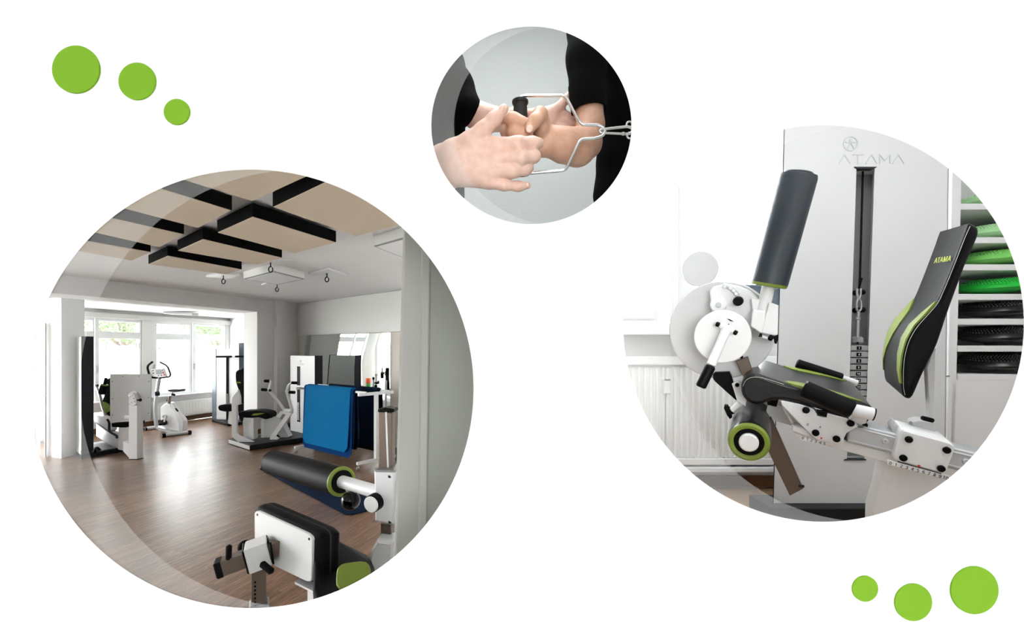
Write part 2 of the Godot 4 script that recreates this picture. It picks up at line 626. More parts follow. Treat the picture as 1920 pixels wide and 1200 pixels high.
# ================================================================ the scene
func _ready() -> void:
	var cam := Camera3D.new()
	cam.name = "camera"
	cam.projection = Camera3D.PROJECTION_FRUSTUM
	cam.near = 0.05
	cam.far = 300.0
	cam.size = 0.05 * 1200.0 / FOCAL
	cam.frustum_offset = Vector2(0, 0.05 * (HORIZON - 600.0) / FOCAL)
	cam.position = Vector3(0, EYE, 0)
	cam.current = true
	add_child(cam)

	var env := Environment.new()
	env.background_mode = Environment.BG_SKY
	var sky := Sky.new()
	var sm := ProceduralSkyMaterial.new()      # an even white overcast
	sm.sky_top_color = Color(0.96, 0.98, 1.0)
	sm.sky_horizon_color = Color(1.0, 1.0, 1.0)
	sm.ground_horizon_color = Color(0.9, 0.9, 0.88)
	sm.ground_bottom_color = Color(0.75, 0.75, 0.73)
	sky.sky_material = sm
	env.sky = sky
	env.background_energy_multiplier = 20.0
	env.tonemap_mode = Environment.TONE_MAPPER_LINEAR
	env.tonemap_exposure = 1.0
	env.sdfgi_enabled = true
	env.ssao_enabled = true
	env.ssil_enabled = true
	var we := WorldEnvironment.new()
	we.name = "world"
	we.environment = env
	add_child(we)

	make_materials()
	# lamps of the rooms: a ceiling panel and its light are built together
	ceiling_panel(Vector3(-0.02, 2.98, -1.15), Vector2(0.55, 0.55), 3.3, "square white ceiling light panel above the two people")
	ceiling_panel(Vector3(0.9, 2.98, -1.25), Vector2(0.6, 0.6), 2.1, "square white ceiling light panel above the leg machine")
	ceiling_panel(Vector3(2.0, 2.98, -1.25), Vector2(0.6, 0.6), 2.1, "square white ceiling light panel beside the cushion shelf")

	build_hall()
	gym_shell()
	consult_shell()
	leg_room_shell()
	gym_planks()
	gym_ceiling_things()
	gym_windows()
	chest_machine()
	exercise_bike()
	back_machine()
	row_machine()
	mat_rack()
	floor_mat()
	near_machine()
	two_people()
	leg_room_window()
	leg_cabinet()
	leg_machine()
	cushion_shelf()
	outside()


func ceiling_panel(c: Vector3, size: Vector2, energy: float, label: String) -> void:
	var root := thing("ceiling_light", label, "ceiling light", c, "ceiling light panels")
	var f := Shape.new()
	f.prism(rounded(c, Vector3.RIGHT, Vector3.BACK, size.x + 0.04, size.y + 0.04, 0.02), Vector3(0, 0.02, 0))
	part(root, "housing", f, M.frame)
	var g := Shape.new()
	g.prism(rounded(c - Vector3(0, 0.004, 0), Vector3.RIGHT, Vector3.BACK, size.x, size.y, 0.01), Vector3(0, 0.004, 0))
	part(root, "diffuser", g, M.lamp)
	lamp_glow(root, c - Vector3(0, 0.012, 0), size, energy)


func lamp_glow(root: Node3D, where: Vector3, size: Vector2, energy: float) -> void:
	var l := AreaLight3D.new()
	l.name = "glow"
	l.area_size = size
	l.area_normalize_energy = false
	l.light_energy = energy
	l.light_color = Color(0.98, 0.99, 1.0)
	l.area_range = 14.0
	l.area_attenuation = 2.0
	l.shadow_enabled = true
	l.position = where - origin[root]
	l.rotation = Vector3(-PI / 2, 0, 0)
	root.add_child(l)


func build_hall() -> void:
	# the exhibition wall, 3 cm of board, its round openings flared towards the rooms
	var holes := [[471.0, 729.0, 417.0, 411.0], [996.4, 235.0, 187.7, 185.2], [1544.0, 606.6, 375.8, 371.6]]
	var n := 220
	var centre := []; var half := []
	var flat := PackedVector2Array()
	for e in holes:
		var c := at(e[0], e[1], 0.75)
		centre.append(Vector2(c.x, c.y)); half.append(Vector2(e[2], e[3]) / FOCAL * 0.75)
	for h in 3:
		for i in n:
			flat.append(centre[h] + Vector2(cos(TAU * i / n), sin(TAU * i / n)) * half[h])
	var rng := RandomNumberGenerator.new()
	rng.seed = 2
	for ix in 34:
		for iy in 15:
			var p := Vector2(-4.1 + 8.2 * ix / 33.0, 3.5 * iy / 14.0)
			if ix > 0 and ix < 33 and iy > 0 and iy < 14: p += Vector2(rng.randf_range(-0.02, 0.02), rng.randf_range(-0.02, 0.02))
			var clear := true
			for h in 3:
				if ((p - centre[h]) / (half[h] + Vector2(0.06, 0.06))).length() < 1.0: clear = false
			if clear: flat.append(p)
	var idx := Geometry2D.triangulate_delaunay(flat)
	var board := Shape.new()
	var behind := func(k: int) -> Vector3:
		var q := flat[k]
		if k < n * 3: q += (q - centre[k / n]).normalized() * 0.045
		return Vector3(q.x, q.y, -0.78)
	for i in range(0, idx.size(), 3):
		var m := (flat[idx[i]] + flat[idx[i + 1]] + flat[idx[i + 2]]) / 3.0
		var open := false
		for h in 3:
			if ((m - centre[h]) / half[h]).length() < 0.999: open = true
		if open: continue
		var f := [0, 1, 2].map(func(k): return Vector3(flat[idx[i + k]].x, flat[idx[i + k]].y, -0.75))
		var r := [0, 1, 2].map(func(k): return behind.call(idx[i + k]))
		if (f[1] - f[0]).cross(f[2] - f[0]).z < 0.0:
			board.tri(f[0], f[2], f[1]); board.tri(r[0], r[1], r[2])
		else:
			board.tri(f[0], f[1], f[2]); board.tri(r[0], r[2], r[1])
	for h in 3:
		for i in n:
			var k0 := h * n + i; var k1 := h * n + (i + 1) % n
			board.quad(Vector3(flat[k1].x, flat[k1].y, -0.75), Vector3(flat[k0].x, flat[k0].y, -0.75), behind.call(k0), behind.call(k1))
	struct("wall_front", board, M.display)
	# crescents of white film
	film_crescent(Vector2(471, 729), Vector2(417, 411), 95.0, "large white translucent crescent film on the gym opening")
	film_crescent(Vector2(996.4, 235), Vector2(187.7, 185.2), 42.5, "small white translucent crescent film beside the two people")
	film_crescent(Vector2(1544, 606.6), Vector2(375.8, 371.6), 85.0, "medium white translucent crescent film beside the leg machine")
	var discs := [[141.5, 129.5, 44.6, "largest lime green disc of the trio above the gym opening"], [256.3, 151.7, 34.8, "middle lime green disc of the trio above the gym opening"], [330.7, 209.2, 24.2, "smallest lime green disc of the trio above the gym opening"],
		[1623.0, 1104.5, 24.1, "smallest lime green disc of the trio below the leg machine opening"], [1713.5, 1130.0, 34.9, "middle lime green disc of the trio below the leg machine opening"], [1828.3, 1107.3, 44.7, "largest lime green disc of the trio below the leg machine opening"]]
	for d in discs:
		var s := Shape.new()
		var c := at(d[0], d[1], 0.747)
		s.cyl(Vector3(c.x, c.y, -0.75), Vector3(c.x, c.y, -0.747), d[2] / FOCAL * 0.747, -1.0, 72, 0.0004)
		solo("green_disc", d[3], "wall disc", s, M.green_disc, "lime green wall discs")
	# the hall the eye stands in, open to the daylight behind through a glazed front
	var fl := Shape.new(); fl.box(Vector3(0, -0.05, 1.6), Vector3(8.4, 0.1, 5.0)); struct("floor_hall", fl, M.hall_floor)
	var ce := Shape.new(); ce.box(Vector3(0, 3.45, 1.6), Vector3(8.4, 0.1, 5.0)); struct("ceiling_hall", ce, M.hall)
	for s in [[-1, "wall_hall_left"], [1, "wall_hall_right"]]:
		var w := Shape.new(); w.box(Vector3(4.15 * s[0], 1.7, 1.6), Vector3(0.1, 3.5, 5.0)); struct(s[1], w, M.hall)
	var bk := Shape.new()
	bk.box(Vector3(0, 0.475, 4.05), Vector3(8.4, 0.95, 0.1)); bk.box(Vector3(0, 2.975, 4.05), Vector3(8.4, 0.95, 0.1))
	bk.box(Vector3(-2.74, 1.725, 4.05), Vector3(2.92, 1.55, 0.1)); bk.box(Vector3(2.74, 1.725, 4.05), Vector3(2.92, 1.55, 0.1))
	struct("wall_hall_back", bk, M.hall)


func film_crescent(c: Vector2, r: Vector2, shift: float, label: String) -> void:
	# the ring between the opening's edge and the same ellipse moved to the right
	var outer := []
	var inner := []
	var cross := acos(shift / 2.0 / r.x)
	var n := 90
	for i in n + 1:
		var a := lerpf(cross, TAU - cross, float(i) / n)
		outer.append(at(c.x + cos(a) * (r.x + 2.0), c.y - sin(a) * (r.y + 2.0), 0.753))
		var b := lerpf(PI - cross, PI + cross, float(i) / n)
		inner.append(at(c.x + shift + cos(b) * r.x, c.y - sin(b) * r.y, 0.753))
	var s := Shape.new()
	var t := Vector3(0, 0, -0.0006)
	for i in n:
		s.quad(outer[i], outer[i + 1], inner[i + 1], inner[i])
		s.quad(outer[i] + t, inner[i] + t, inner[i + 1] + t, outer[i + 1] + t)
	solo("crescent_film", label, "window film", s, M.film, "white crescent films")


# ---------------------------------------------------------------- the gym in the large opening
func gym_shell() -> void:
	var base := upright([Vector3(-9, 0, -0.78), Vector3(0.06, 0, -0.78), Vector3(-0.9, 0, -8.0), Vector3(-6.4, 0, -12.6), Vector3(-9, 0, -8.0)], -0.12, -0.012)
	struct("floor", base, M.steel_dark)
	var ce := upright([Vector3(-9, 0, -0.78), Vector3(-0.16, 0, -0.78), Vector3(-1.5, 0, -7.8), Vector3(-4.6, 0, -10.6), Vector3(-6.4, 0, -12.6), Vector3(-9, 0, -8.0)], 2.55, 2.7)
	struct("ceiling", ce, M.ceiling)
	# bay wall: lintel, the solid pier, and a box column
	var j := Vector3(-4.81, 0, -9.06); var corner := Vector3(-4.49, 0, -10.06)
	var lint := Shape.new()
	lint.add(upright([j, j - along * 4.75, j - along * 4.75 + across * 0.64, j + across * 0.64], 2.31, 2.55))
	lint.add(upright([j, corner + along * 0.3, corner + along * 0.3 + across * 0.64, j + across * 0.64], 0.0, 2.55))
	struct("wall_bay", lint, M.wall)
	var colm := upright([on_plane(513, 700, corner, Vector3(0.952, 0, 0.307)), on_plane(527, 700, corner, Vector3(0.952, 0, 0.307)), on_plane(527, 700, corner, Vector3(0.952, 0, 0.307)) - across * 0.16, on_plane(513, 700, corner, Vector3(0.952, 0, 0.307)) - across * 0.16], 0.0, 2.55)
	struct("trim_pipe_box", colm, M.wall)
	var sk := Shape.new()
	sk.add(upright([j + Vector3(0.0, 0, 0.0), j + across * 0.62, j + across * 0.62 - along * 0.012, j - along * 0.012], 0.0, 0.09))
	sk.add(upright([j, corner, corner - across * 0.012, j - across * 0.012], 0.0, 0.09))
	struct("baseboard_bay", sk, M.wood_dark)
	var bc := upright([Vector3(-9.2, 0, -4.4), j + along * 0.2, Vector3(-4.6, 0, -10.3), Vector3(-6.7, 0, -12.3), Vector3(-9.2, 0, -8.6)], 2.36, 2.5)
	struct("ceiling_bay", bc, M.white_soft)
	# mirror wall: a white board above, the wall below it
	struct("wall_mirror", wall(corner - across * 3.9, corner + across * 0.4, 0.0, 2.55, 0.12), M.beige)
	var n := Vector3(-0.656, 0, 0.755)
	var bd := Shape.new()
	var b0 := on_plane(560, 571, corner, n); var b1 := corner - across * 4.0
	var bl := b0 + n * 0.035; var br := b1 + n * 0.035
	bd.prism([Vector3(bl.x, 1.885, bl.z), Vector3(br.x, 1.885, br.z), Vector3(br.x, 2.545, br.z), Vector3(bl.x, 2.545, bl.z)], -n * 0.034, 0.004)
	struct("trim_wall_board", bd, M.white_soft)
	var mirror := thing("wall_mirror_panel", "tall frameless mirror on the wall behind the blue mats", "mirror", Vector3(corner.x, 0.3, corner.z))
	var m0 := on_plane(572, 640, corner, n)
	var ms := Shape.new()
	# its far edge stands off the wall on a wedge
	var mr := m0 - across * 3.0 + n * 0.02
	var ml := on_plane(571, 640, mr, n.rotated(Vector3.UP, deg_to_rad(4.0)))
	var back_l := m0 + n * 0.002
	ms.prism([Vector3(ml.x, 0.3, ml.z), Vector3(mr.x, 0.3, mr.z), Vector3(mr.x, 0.3, mr.z) - n * 0.018, Vector3(back_l.x, 0.3, back_l.z)], Vector3(0, 1.57, 0))
	part(mirror, "mirror_glass", ms, M.mirror)
	# right side: the wall that ends in the near door pillar
	struct("wall_right", wall(at(795, 655, 1.32) * Vector3(1, 0, 1), at(795, 655, 7.8) * Vector3(1, 0, 1), 0.0, 2.549, -0.02), M.wall)
	near_pillar()
	# left side: window wall towards the garden, the bay's own walls and the glazed door
	var lw := Shape.new()
	for seg in [[0.78, 1.0, 0.0, 2.55], [4.55, 4.8, 0.0, 2.55], [2.7, 2.85, 0.0, 2.55], [1.0, 4.55, 0.0, 0.12], [1.0, 4.55, 2.45, 2.55]]:
		lw.add(upright([Vector3(-6.3, 0, -seg[0]), Vector3(-6.3, 0, -seg[1]), Vector3(-6.5, 0, -seg[1]), Vector3(-6.5, 0, -seg[0])], seg[2], seg[3]))
	struct("wall_left", lw, M.wall)
	struct("wall_gym_front", wall(Vector3(-9, 0, -0.72), Vector3(-4, 0, -0.72), 0.0, 2.7, -0.06), M.wall)
	# the far corner of the bay is glazed towards the garden as well
	struct("wall_bay_left", glazed(Vector3(-6.35, 0, -4.6), Vector3(-8.6, 0, -7.2), [[0.0, 0.62], [0.95, 1.0]], -0.1), M.wall)
	# end wall with the glazed door, seen at the left rim
	var dw := Shape.new()
	var f := func(px: float) -> float: return (px - MIDX) / FOCAL * 7.12
	for seg in [[-8.7, f.call(58.0), 0.0, 2.42], [f.call(58.0), f.call(88.0), 2.0, 2.42], [f.call(88.0), f.call(99.0), 0.0, 2.42]]:
		dw.prism([Vector3(seg[0], seg[2], -7.16), Vector3(seg[1], seg[2], -7.16), Vector3(seg[1], seg[3], -7.16), Vector3(seg[0], seg[3], -7.16)], Vector3(0, 0, -0.1))
	struct("wall_door", dw, M.wall)
	var pl := Shape.new()
	pl.prism([Vector3(f.call(99.5), 0, -7.1), Vector3(f.call(127.0), 0, -7.02), Vector3(f.call(127.0), 0, -7.4), Vector3(f.call(99.5), 0, -7.4)], Vector3(0, 2.42, 0), 0.004)
	var pillar := struct("wall_pillar", pl, M.wall)
	var sock := Shape.new()
	sock.prism(rounded(at(117, 808, 7.06), Vector3.RIGHT, Vector3.UP, 0.08, 0.08, 0.01), Vector3(0, 0, 0.012), 0.002)
	solo("wall_socket", "small white socket low on the white pillar", "socket", sock, M.frame)
	var door := struct("door_1", pris([[60, 858], [64, 858], [64, 612], [84, 612], [84, 857.5], [88, 857.5], [88, 606], [60, 606]], 7.14, back(0.05)), M.frame)
	part(door, "glass", pris([[64, 858], [84, 858], [84, 612], [64, 612]], 7.16, back(0.01)), M.glass)
	part(door, "door_handle", pipe_px([[86.5, 742, 7.14], [86.5, 742, 7.06], [82.5, 742, 7.06]], 7.1, 0.01, 0.02), M.steel)
	part(door, "door_seal", pris([[86.2, 858], [87, 858], [87, 606], [86.2, 606]], 7.135, Vector3(0, 0, 0.01)), M.slate)
	struct("wall_bay_end", glazed(Vector3(-6.85, 0, -7.42), Vector3(-8.62, 0, -8.78), [[0.0, 0.1], [0.5, 0.55], [0.95, 1.0]], -0.06), M.wall)
	struct("wall_bay_right", wall(Vector3(-7.05, 0, -11.92), Vector3(-4.95, 0, -10.08), 0.0, 2.5, -0.1), M.white_soft)


func glazed(a: Vector3, b: Vector3, posts: Array, t: float) -> Shape:
	var s := wall(a, b, 0.0, 0.12, t)
	s.add(wall(a, b, 2.25, 2.5, t))
	for q in posts:
		s.add(wall(a.lerp(b, q[0]), a.lerp(b, q[1]), 0.12, 2.25, t))
	return s


func near_pillar() -> void:
	# the grey door pillar close to the eye: rounded left edge, face, raised strip, broad reveal; it leans a little
	var run := func(list: Array) -> Shape:
		var foot := []; var head := []
		for p in list:
			# p: columns at two heights of the picture, and the depth
			var lo := at(p[1], 1000, p[2]); var hi := at(p[0], 430, p[2])
			var slope := (hi.x - lo.x) / (hi.y - lo.y)
			foot.append(Vector3(lo.x - slope * lo.y, 0.0, -p[2]))
			var px: float = p[0]
			var top := at(px, 418.0 + 1.063 * (px - 816.0), p[2]).y
			head.append(Vector3(lo.x + slope * (top - lo.y), top, -p[2]))
		var s := Shape.new()
		s.loft([foot, head])
		return s
	var root := struct("wall_near_pillar", run.call([[809, 801, 1.132], [1025, 1025, 1.132], [1025, 1025, 1.28], [809, 801, 1.28]]), M.pillar)
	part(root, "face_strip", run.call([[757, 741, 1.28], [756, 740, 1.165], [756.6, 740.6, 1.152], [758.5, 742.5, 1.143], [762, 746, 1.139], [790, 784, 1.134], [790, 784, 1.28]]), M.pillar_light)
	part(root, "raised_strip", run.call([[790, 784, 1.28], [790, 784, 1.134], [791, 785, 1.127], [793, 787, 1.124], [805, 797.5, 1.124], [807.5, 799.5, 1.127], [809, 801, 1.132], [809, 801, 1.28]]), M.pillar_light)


func gym_planks() -> void:
	var fl: Node3D = get_node("floor")
	var perp := Vector3(0.952, 0, 0.307)    # square to the planks
	var len := 1.28; var wid := 0.2
	var rng := RandomNumberGenerator.new()
	rng.seed = 11
	var rows := []
	# plank meshes: the same board with its grain taken from four places of the picture
	var meshes := []
	for v in 4:
		var st := SurfaceTool.new()
		st.begin(Mesh.PRIMITIVE_TRIANGLES)
		var a := along * (len - 0.0016); var w := perp * (wid - 0.0012); var h := Vector3(0, -0.012, 0)
		var put := func(p: Vector3, u: float, q: float, n: Vector3):
			st.set_normal(n); st.set_uv(Vector2(u + v * 0.27, q)); st.add_vertex(p)
		for q in [[Vector3.ZERO, 0.0, 0.0], [a, 1.0, 0.0], [a + w, 1.0, 1.0], [Vector3.ZERO, 0.0, 0.0], [a + w, 1.0, 1.0], [w, 0.0, 1.0]]:
			put.call(q[0], q[1], q[2], Vector3.UP)
		for e in [[Vector3.ZERO, a, -perp], [a, a + w, along], [a + w, w, perp], [w, Vector3.ZERO, -along]]:
			for q in [e[0], e[0] + h, e[1] + h, e[0], e[1] + h, e[1]]:
				put.call(q, 0.0, 0.0, e[2])
		meshes.append(st.commit())
	var o := Vector3(-1.6, 0, -1.6)
	var list := []
	for r in range(-20, 42):
		var shift := rng.randf() * len
		for k in range(-3, 11):
			var p := o - perp * (wid * r) + along * (len * k + shift - 1.0)
			var c := p + along * len * 0.5 + perp * wid * 0.5
			if c.z > -0.85 or c.x > -0.12 * -c.z + 0.1 or c.x < -8.6: continue
			# inside the room's outline and the bay
			if (c - Vector3(-4.49, 0, -10.06)).dot(Vector3(-0.656, 0, 0.755)) < 0.0: continue
			if (c - Vector3(-7.34, 0, -10.7)).dot(perp) < 0.0: continue
			if c.x < -6.4 and c.z > -4.9: continue
			var px := MIDX + FOCAL * c.x / -c.z
			if px < -60.0: continue
			list.append([c.length(), p, r])
	list.sort_custom(func(a, b): return a[0] < b[0])
	var far := Shape.new()
	for i in list.size():
		if i < 300:
			var m := MeshInstance3D.new()
			m.name = "plank" if i == 0 else "plank_%03d" % i
			m.mesh = meshes[rng.randi() % 4]
			m.material_override = M["plank%d" % (rng.randi() % 4)]
			m.position = list[i][1]
			origin[m] = Vector3.ZERO
			fl.add_child(m, true)
		else:
			rows.append(list[i][1])
	if rows.size() > 0:
		var st := SurfaceTool.new()
		st.begin(Mesh.PRIMITIVE_TRIANGLES)
		for p in rows:
			st.append_from(meshes[rng.randi() % 4], 0, Transform3D(Basis.IDENTITY, p))
		var m := MeshInstance3D.new()
		m.name = "far_planks"
		m.mesh = st.commit()
		m.material_override = M.plank1
		m.set_meta("kind", "stuff")
		fl.add_child(m, true)


func gym_ceiling_things() -> void:
	# acoustic panels, hung 12 cm below the ceiling; outlines on the level of their undersides
	var low := 2.43
	var col := func(pts: Array) -> Array: return pts.map(func(p): return on_level(p[0], p[1], low))
	var ph := 0.09
	var spec := [
		[[[278.2, 495.6], [314.2, 479.9], [453.2, 505.7], [424, 514.5]], "beige acoustic ceiling panel nearest the bay wall in the row above the ceiling hooks"],
		[[[332.7, 470.2], [380.1, 448.8], [528.75, 483.75], [484, 496]], "beige acoustic ceiling panel directly behind the square lamp's ceiling hooks, second from bay wall"],
		[[[407.1, 436.4], [473.5, 406.7], [630, 455], [552, 475]], "beige acoustic ceiling panel third from the bay wall above the ceiling hooks"],
		[[[511.25, 388.75], [620, 337], [790, 412], [668, 443]], "beige acoustic ceiling panel nearest the door pillar"],
		[[[150, 450], [282.7, 473.1], [248, 489], [120, 466]], "beige acoustic ceiling panel at the far end of the window row"],
		[[[190, 405], [345, 440], [300, 464], [150, 430]], "beige acoustic ceiling panel second from the far end of the window row"],
		[[[250, 338], [435, 395.5], [372, 428], [190, 380]], "beige acoustic ceiling panel third from the far end of the window row"],
		[[[340, 260], [580, 330], [474, 378], [280, 318]], "beige acoustic ceiling panel at the very top of the large round opening"]]
	for s in spec:
		var foot: Array = col.call(s[0])
		var c: Vector3 = (foot[0] + foot[2]) / 2.0
		var root := thing("acoustic_panel", s[1], "ceiling panel", c, "beige acoustic ceiling panels")
		part(root, "fabric_face", upright(Shape.inset(foot, 0.004), low, low + 0.008, 0.002), M.tan)
		part(root, "edge_band", upright(foot, low + 0.004, low + ph, 0.001), M.felt_black)
		for p in foot:
			var q: Vector3 = p.lerp(c, 0.3)
			part(root, "hanger", rod(q + Vector3(0, ph - 0.002, 0), Vector3(q.x, 2.549, q.z), 0.006, 6), M.steel)
	# square lamps
	for s in [[[[462.5, 523], [512.5, 510], [565, 523], [520, 532.5]], "square white ceiling lamp among the ceiling hooks"], [[[706, 462], [768, 445], [786, 470], [770, 487]], "square white ceiling lamp cut by the door pillar"]]:
		var foot: Array = s[0].map(func(p): return on_level(p[0], p[1], 2.46))
		var c: Vector3 = (foot[0] + foot[2]) / 2.0
		var big := foot.map(func(p): return c + (p - c) * 1.12)
		var root := thing("square_lamp", s[1], "ceiling lamp", c, "square gym ceiling lamps")
		part(root, "housing", upright(big, 2.462, 2.549, 0.004), M.white_soft)
		part(root, "diffuser", upright(foot, 2.455, 2.463), M.frame)
		part(root, "rim", upright(big, 2.458, 2.464), M.grey)
	# hooks on mounting boards
	var hooks := [[[386, 519], [406, 513.5], [452, 516], [433, 523], 419, 516.5, "ceiling hook and board left of the square lamp"], [[478, 495], [497, 488.5], [549, 489], [523, 497.5], 507.5, 492, "ceiling hook and board under the inner panel edge"], [[490, 535], [505, 529], [550, 531.5], [536, 536.5], 519.5, 533, "ceiling hook and board behind the square lamp"], [[578, 514], [616, 505], [651, 515.5], [622, 520], 613, 512.5, "ceiling hook and board right of the square lamp"]]
	for h in hooks:
		var foot := []
		for i in 4: foot.append(on_level(h[i][0], h[i][1], 2.528))
		var root := thing("ceiling_hook", h[6], "ceiling hook", (foot[0] + foot[2]) / 2.0, "ceiling hooks on white boards")
		part(root, "board", upright(foot, 2.528, 2.549, 0.002), M.white)
		var c := on_level(h[4], h[5], 2.528)
		var ring := Shape.new()
		var pts := []
		for i in 15:
			var a := PI / 2 - 0.5 + (TAU - 0.35) * i / 14.0
			pts.append(c + Vector3(cos(a) * 0.022, -0.075 + sin(a) * 0.03, 0.0))
		ring.tube(pts, 0.006, 7)
		ring.cyl(c + Vector3(0, 0.002, 0), c + Vector3(0, -0.05, 0), 0.006, 0.006, 7)
		part(root, "hook", ring, M.black)
	# surface lamp on the bay's ceiling
	var strip := thing("strip_lamp", "slim grey strip lamp under the bay ceiling by the windows", "ceiling lamp", at(332, 585, 9.6))
	part(strip, "housing", pris([[306, 584.2], [360, 586], [360, 591], [306, 588]], 9.6, back(0.2), 0.004), M.silver)
	part(strip, "bracket", pris([[312, 583.5], [354, 585.5], [354, 587.5], [312, 584.5]], 9.62, back(0.2)), M.steel)


func gym_windows() -> void:
	var o := Vector3(-7.34, 0, -10.7)
	var n := Vector3(0.952, 0, 0.307)
	var w := func(px: float, py: float) -> Vector3: return on_plane(px, py, o, n)
	var fr := func(px0: float, px1: float, y0: float, y1: float, t: float, lift: float) -> Shape:
		# an upright block of the window wall between two pixel columns, y0..y1 metres
		var a: Vector3 = w.call(px0, 655.0); var b: Vector3 = w.call(px1, 655.0)
		return upright([a + n * lift, b + n * lift, b + n * (lift - t), a + n * (lift - t)], y0, y1, 0.004 if t > 0.03 else 0.0)
	var hgt := func(px: float, py: float) -> float: return w.call(px, py).y
	# the wall under and above the windows and the broad post between them
	var s := Shape.new()
	s.add(fr.call(40.0, 470.0, 0.0, 0.60, 0.2, 0.0))
	s.add(fr.call(40.0, 470.0, 2.2, 2.5, 0.2, 0.0))
	s.add(fr.call(268.0, 286.0, 0.5, 2.3, 0.2, 0.0))
	s.add(fr.call(426.0, 470.0, 0.5, 2.3, 0.2, 0.0))
	s.add(fr.call(40.0, 118.0, 0.5, 2.3, 0.2, 0.0))
	struct("wall_window", s, M.wall)
	struct("trim_blind_box", fr.call(118.0, 440.0, 2.2, 2.3, 0.08, 0.09), M.white_soft)
	struct("trim_window_sill", fr.call(118.0, 430.0, 0.585, 0.61, 0.16, 0.12), M.frame)
	struct("baseboard_window", fr.call(118.0, 440.0, 0.0, 0.1, 0.02, 0.015), M.wood_dark)
	# each window: outer frame, transom light above, tall light below with white privacy film
	var number := 0
	for p in [[126.0, 178.0, 133.0, 175.0], [180.0, 267.0, 187.0, 263.0], [287.0, 361.5, 295.0, 356.0], [363.0, 425.0, 368.0, 421.0]]:
		number += 1
		var root := Node3D.new()
		root.name = "window_%d" % number
		root.position = w.call(p[0], 740.0)
		origin[root] = root.position
		root.set_meta("kind", "structure")
		add_child(root)
		var y_sill := 0.61; var y_top := 2.2
		var y_tr0 := 1.81; var y_tr1 := 1.945
		var e := 0.06
		var f := Shape.new()
		f.add(fr.call(p[0], p[2], y_sill, y_top, 0.07, -0.02)); f.add(fr.call(p[3], p[1], y_sill, y_top, 0.07, -0.02))
		f.add(fr.call(p[2], p[3], y_sill, y_sill + 0.06, 0.07, -0.02)); f.add(fr.call(p[2], p[3], y_tr0, y_tr1, 0.07, -0.02)); f.add(fr.call(p[2], p[3], y_top - e, y_top, 0.07, -0.02))
		part(root, "window_frame", f, M.frame)
		part(root, "glass_pane", fr.call(p[2], p[3], y_sill + 0.06, y_tr0, 0.012, -0.05), M.glass)
		part(root, "glass_pane", fr.call(p[2], p[3], y_tr1, y_top - e, 0.012, -0.05), M.glass)
		part(root, "privacy_film", fr.call(p[2], p[3], y_sill + 0.06, 1.68, 0.002, -0.045), M.frosted)
		part(root, "sash_seal", fr.call(p[1] - 0.9, p[1] - 0.3, y_sill, y_top, 0.01, -0.018), M.grey)
		part(root, "window_handle", fr.call(p[0] + 2.0, p[0] + 3.4, 1.15, 1.28, 0.03, 0.012), M.silver)
	# radiators under the windows
	for p in [[186.0, 262.0, "flat white panel radiator behind the chest machine"], [283.0, 396.0, "flat white panel radiator behind the exercise bike"]]:
		var a: Vector3 = w.call(p[0], 655.0) + n * 0.12; var b: Vector3 = w.call(p[1], 655.0) + n * 0.12
		var root := thing("radiator", p[2], "radiator", Vector3(a.x, 0.12, a.z), "bay radiators")
		part(root, "front_panel", upright([a, b, b - n * 0.012, a - n * 0.012], 0.13, 0.45, 0.003), M.radiator)
		var back_p := upright([a - n * 0.06, b - n * 0.06, b - n * 0.07, a - n * 0.07], 0.13, 0.45)
		part(root, "back_panel", back_p, M.radiator)
		var ribs := Shape.new()
		var cnt := int((b - a).length() / 0.07)
		for i in cnt:
			var q: Vector3 = a.lerp(b, (i + 0.5) / cnt)
			ribs.add(upright([q + n * 0.006 - along * 0.012, q + n * 0.006 + along * 0.012, q + along * 0.02, q - along * 0.02], 0.15, 0.43))
		part(root, "rib", ribs, M.radiator).set_meta("kind", "stuff")
		var grille := upright([a + n * 0.001, b + n * 0.001, b - n * 0.071, a - n * 0.071], 0.45, 0.465)
		part(root, "top_grille", grille, M.radiator)
		var foot := Shape.new()
		foot.cyl(a.lerp(b, 0.9) - n * 0.03 + Vector3(0, 0.001, 0), a.lerp(b, 0.9) - n * 0.03 + Vector3(0, 0.14, 0), 0.012)
		foot.cyl(a.lerp(b, 0.82) - n * 0.03 + Vector3(0, 0.001, 0), a.lerp(b, 0.82) - n * 0.03 + Vector3(0, 0.14, 0), 0.012)
		foot.cyl(a.lerp(b, 0.08) - n * 0.03 + Vector3(0, 0.001, 0), a.lerp(b, 0.08) - n * 0.03 + Vector3(0, 0.14, 0), 0.012)
		part(root, "supply_pipe", foot, M.white)
	# a green and an orange foam roller stand in the gap behind the pillar
	var g := Shape.new(); g.cyl(on_level(131.0, 827.0) , on_level(131.0, 827.0) + Vector3(0, 0.66, 0), 0.075, 0.075, 20, 0.008)
	solo("foam_roller", "upright green foam roller between pillar and dark cabinet", "foam roller", g, M.foam_green)
	var c0 := on_level(131.0, 827.0) + Vector3(0, 0.661, 0)
	var og := Shape.new(); og.cyl(c0, c0 + Vector3(0, 0.14, 0), 0.075, 0.075, 20, 0.008)
	solo("foam_block", "short orange foam block on top of the green roller", "foam block", og, M.orange)


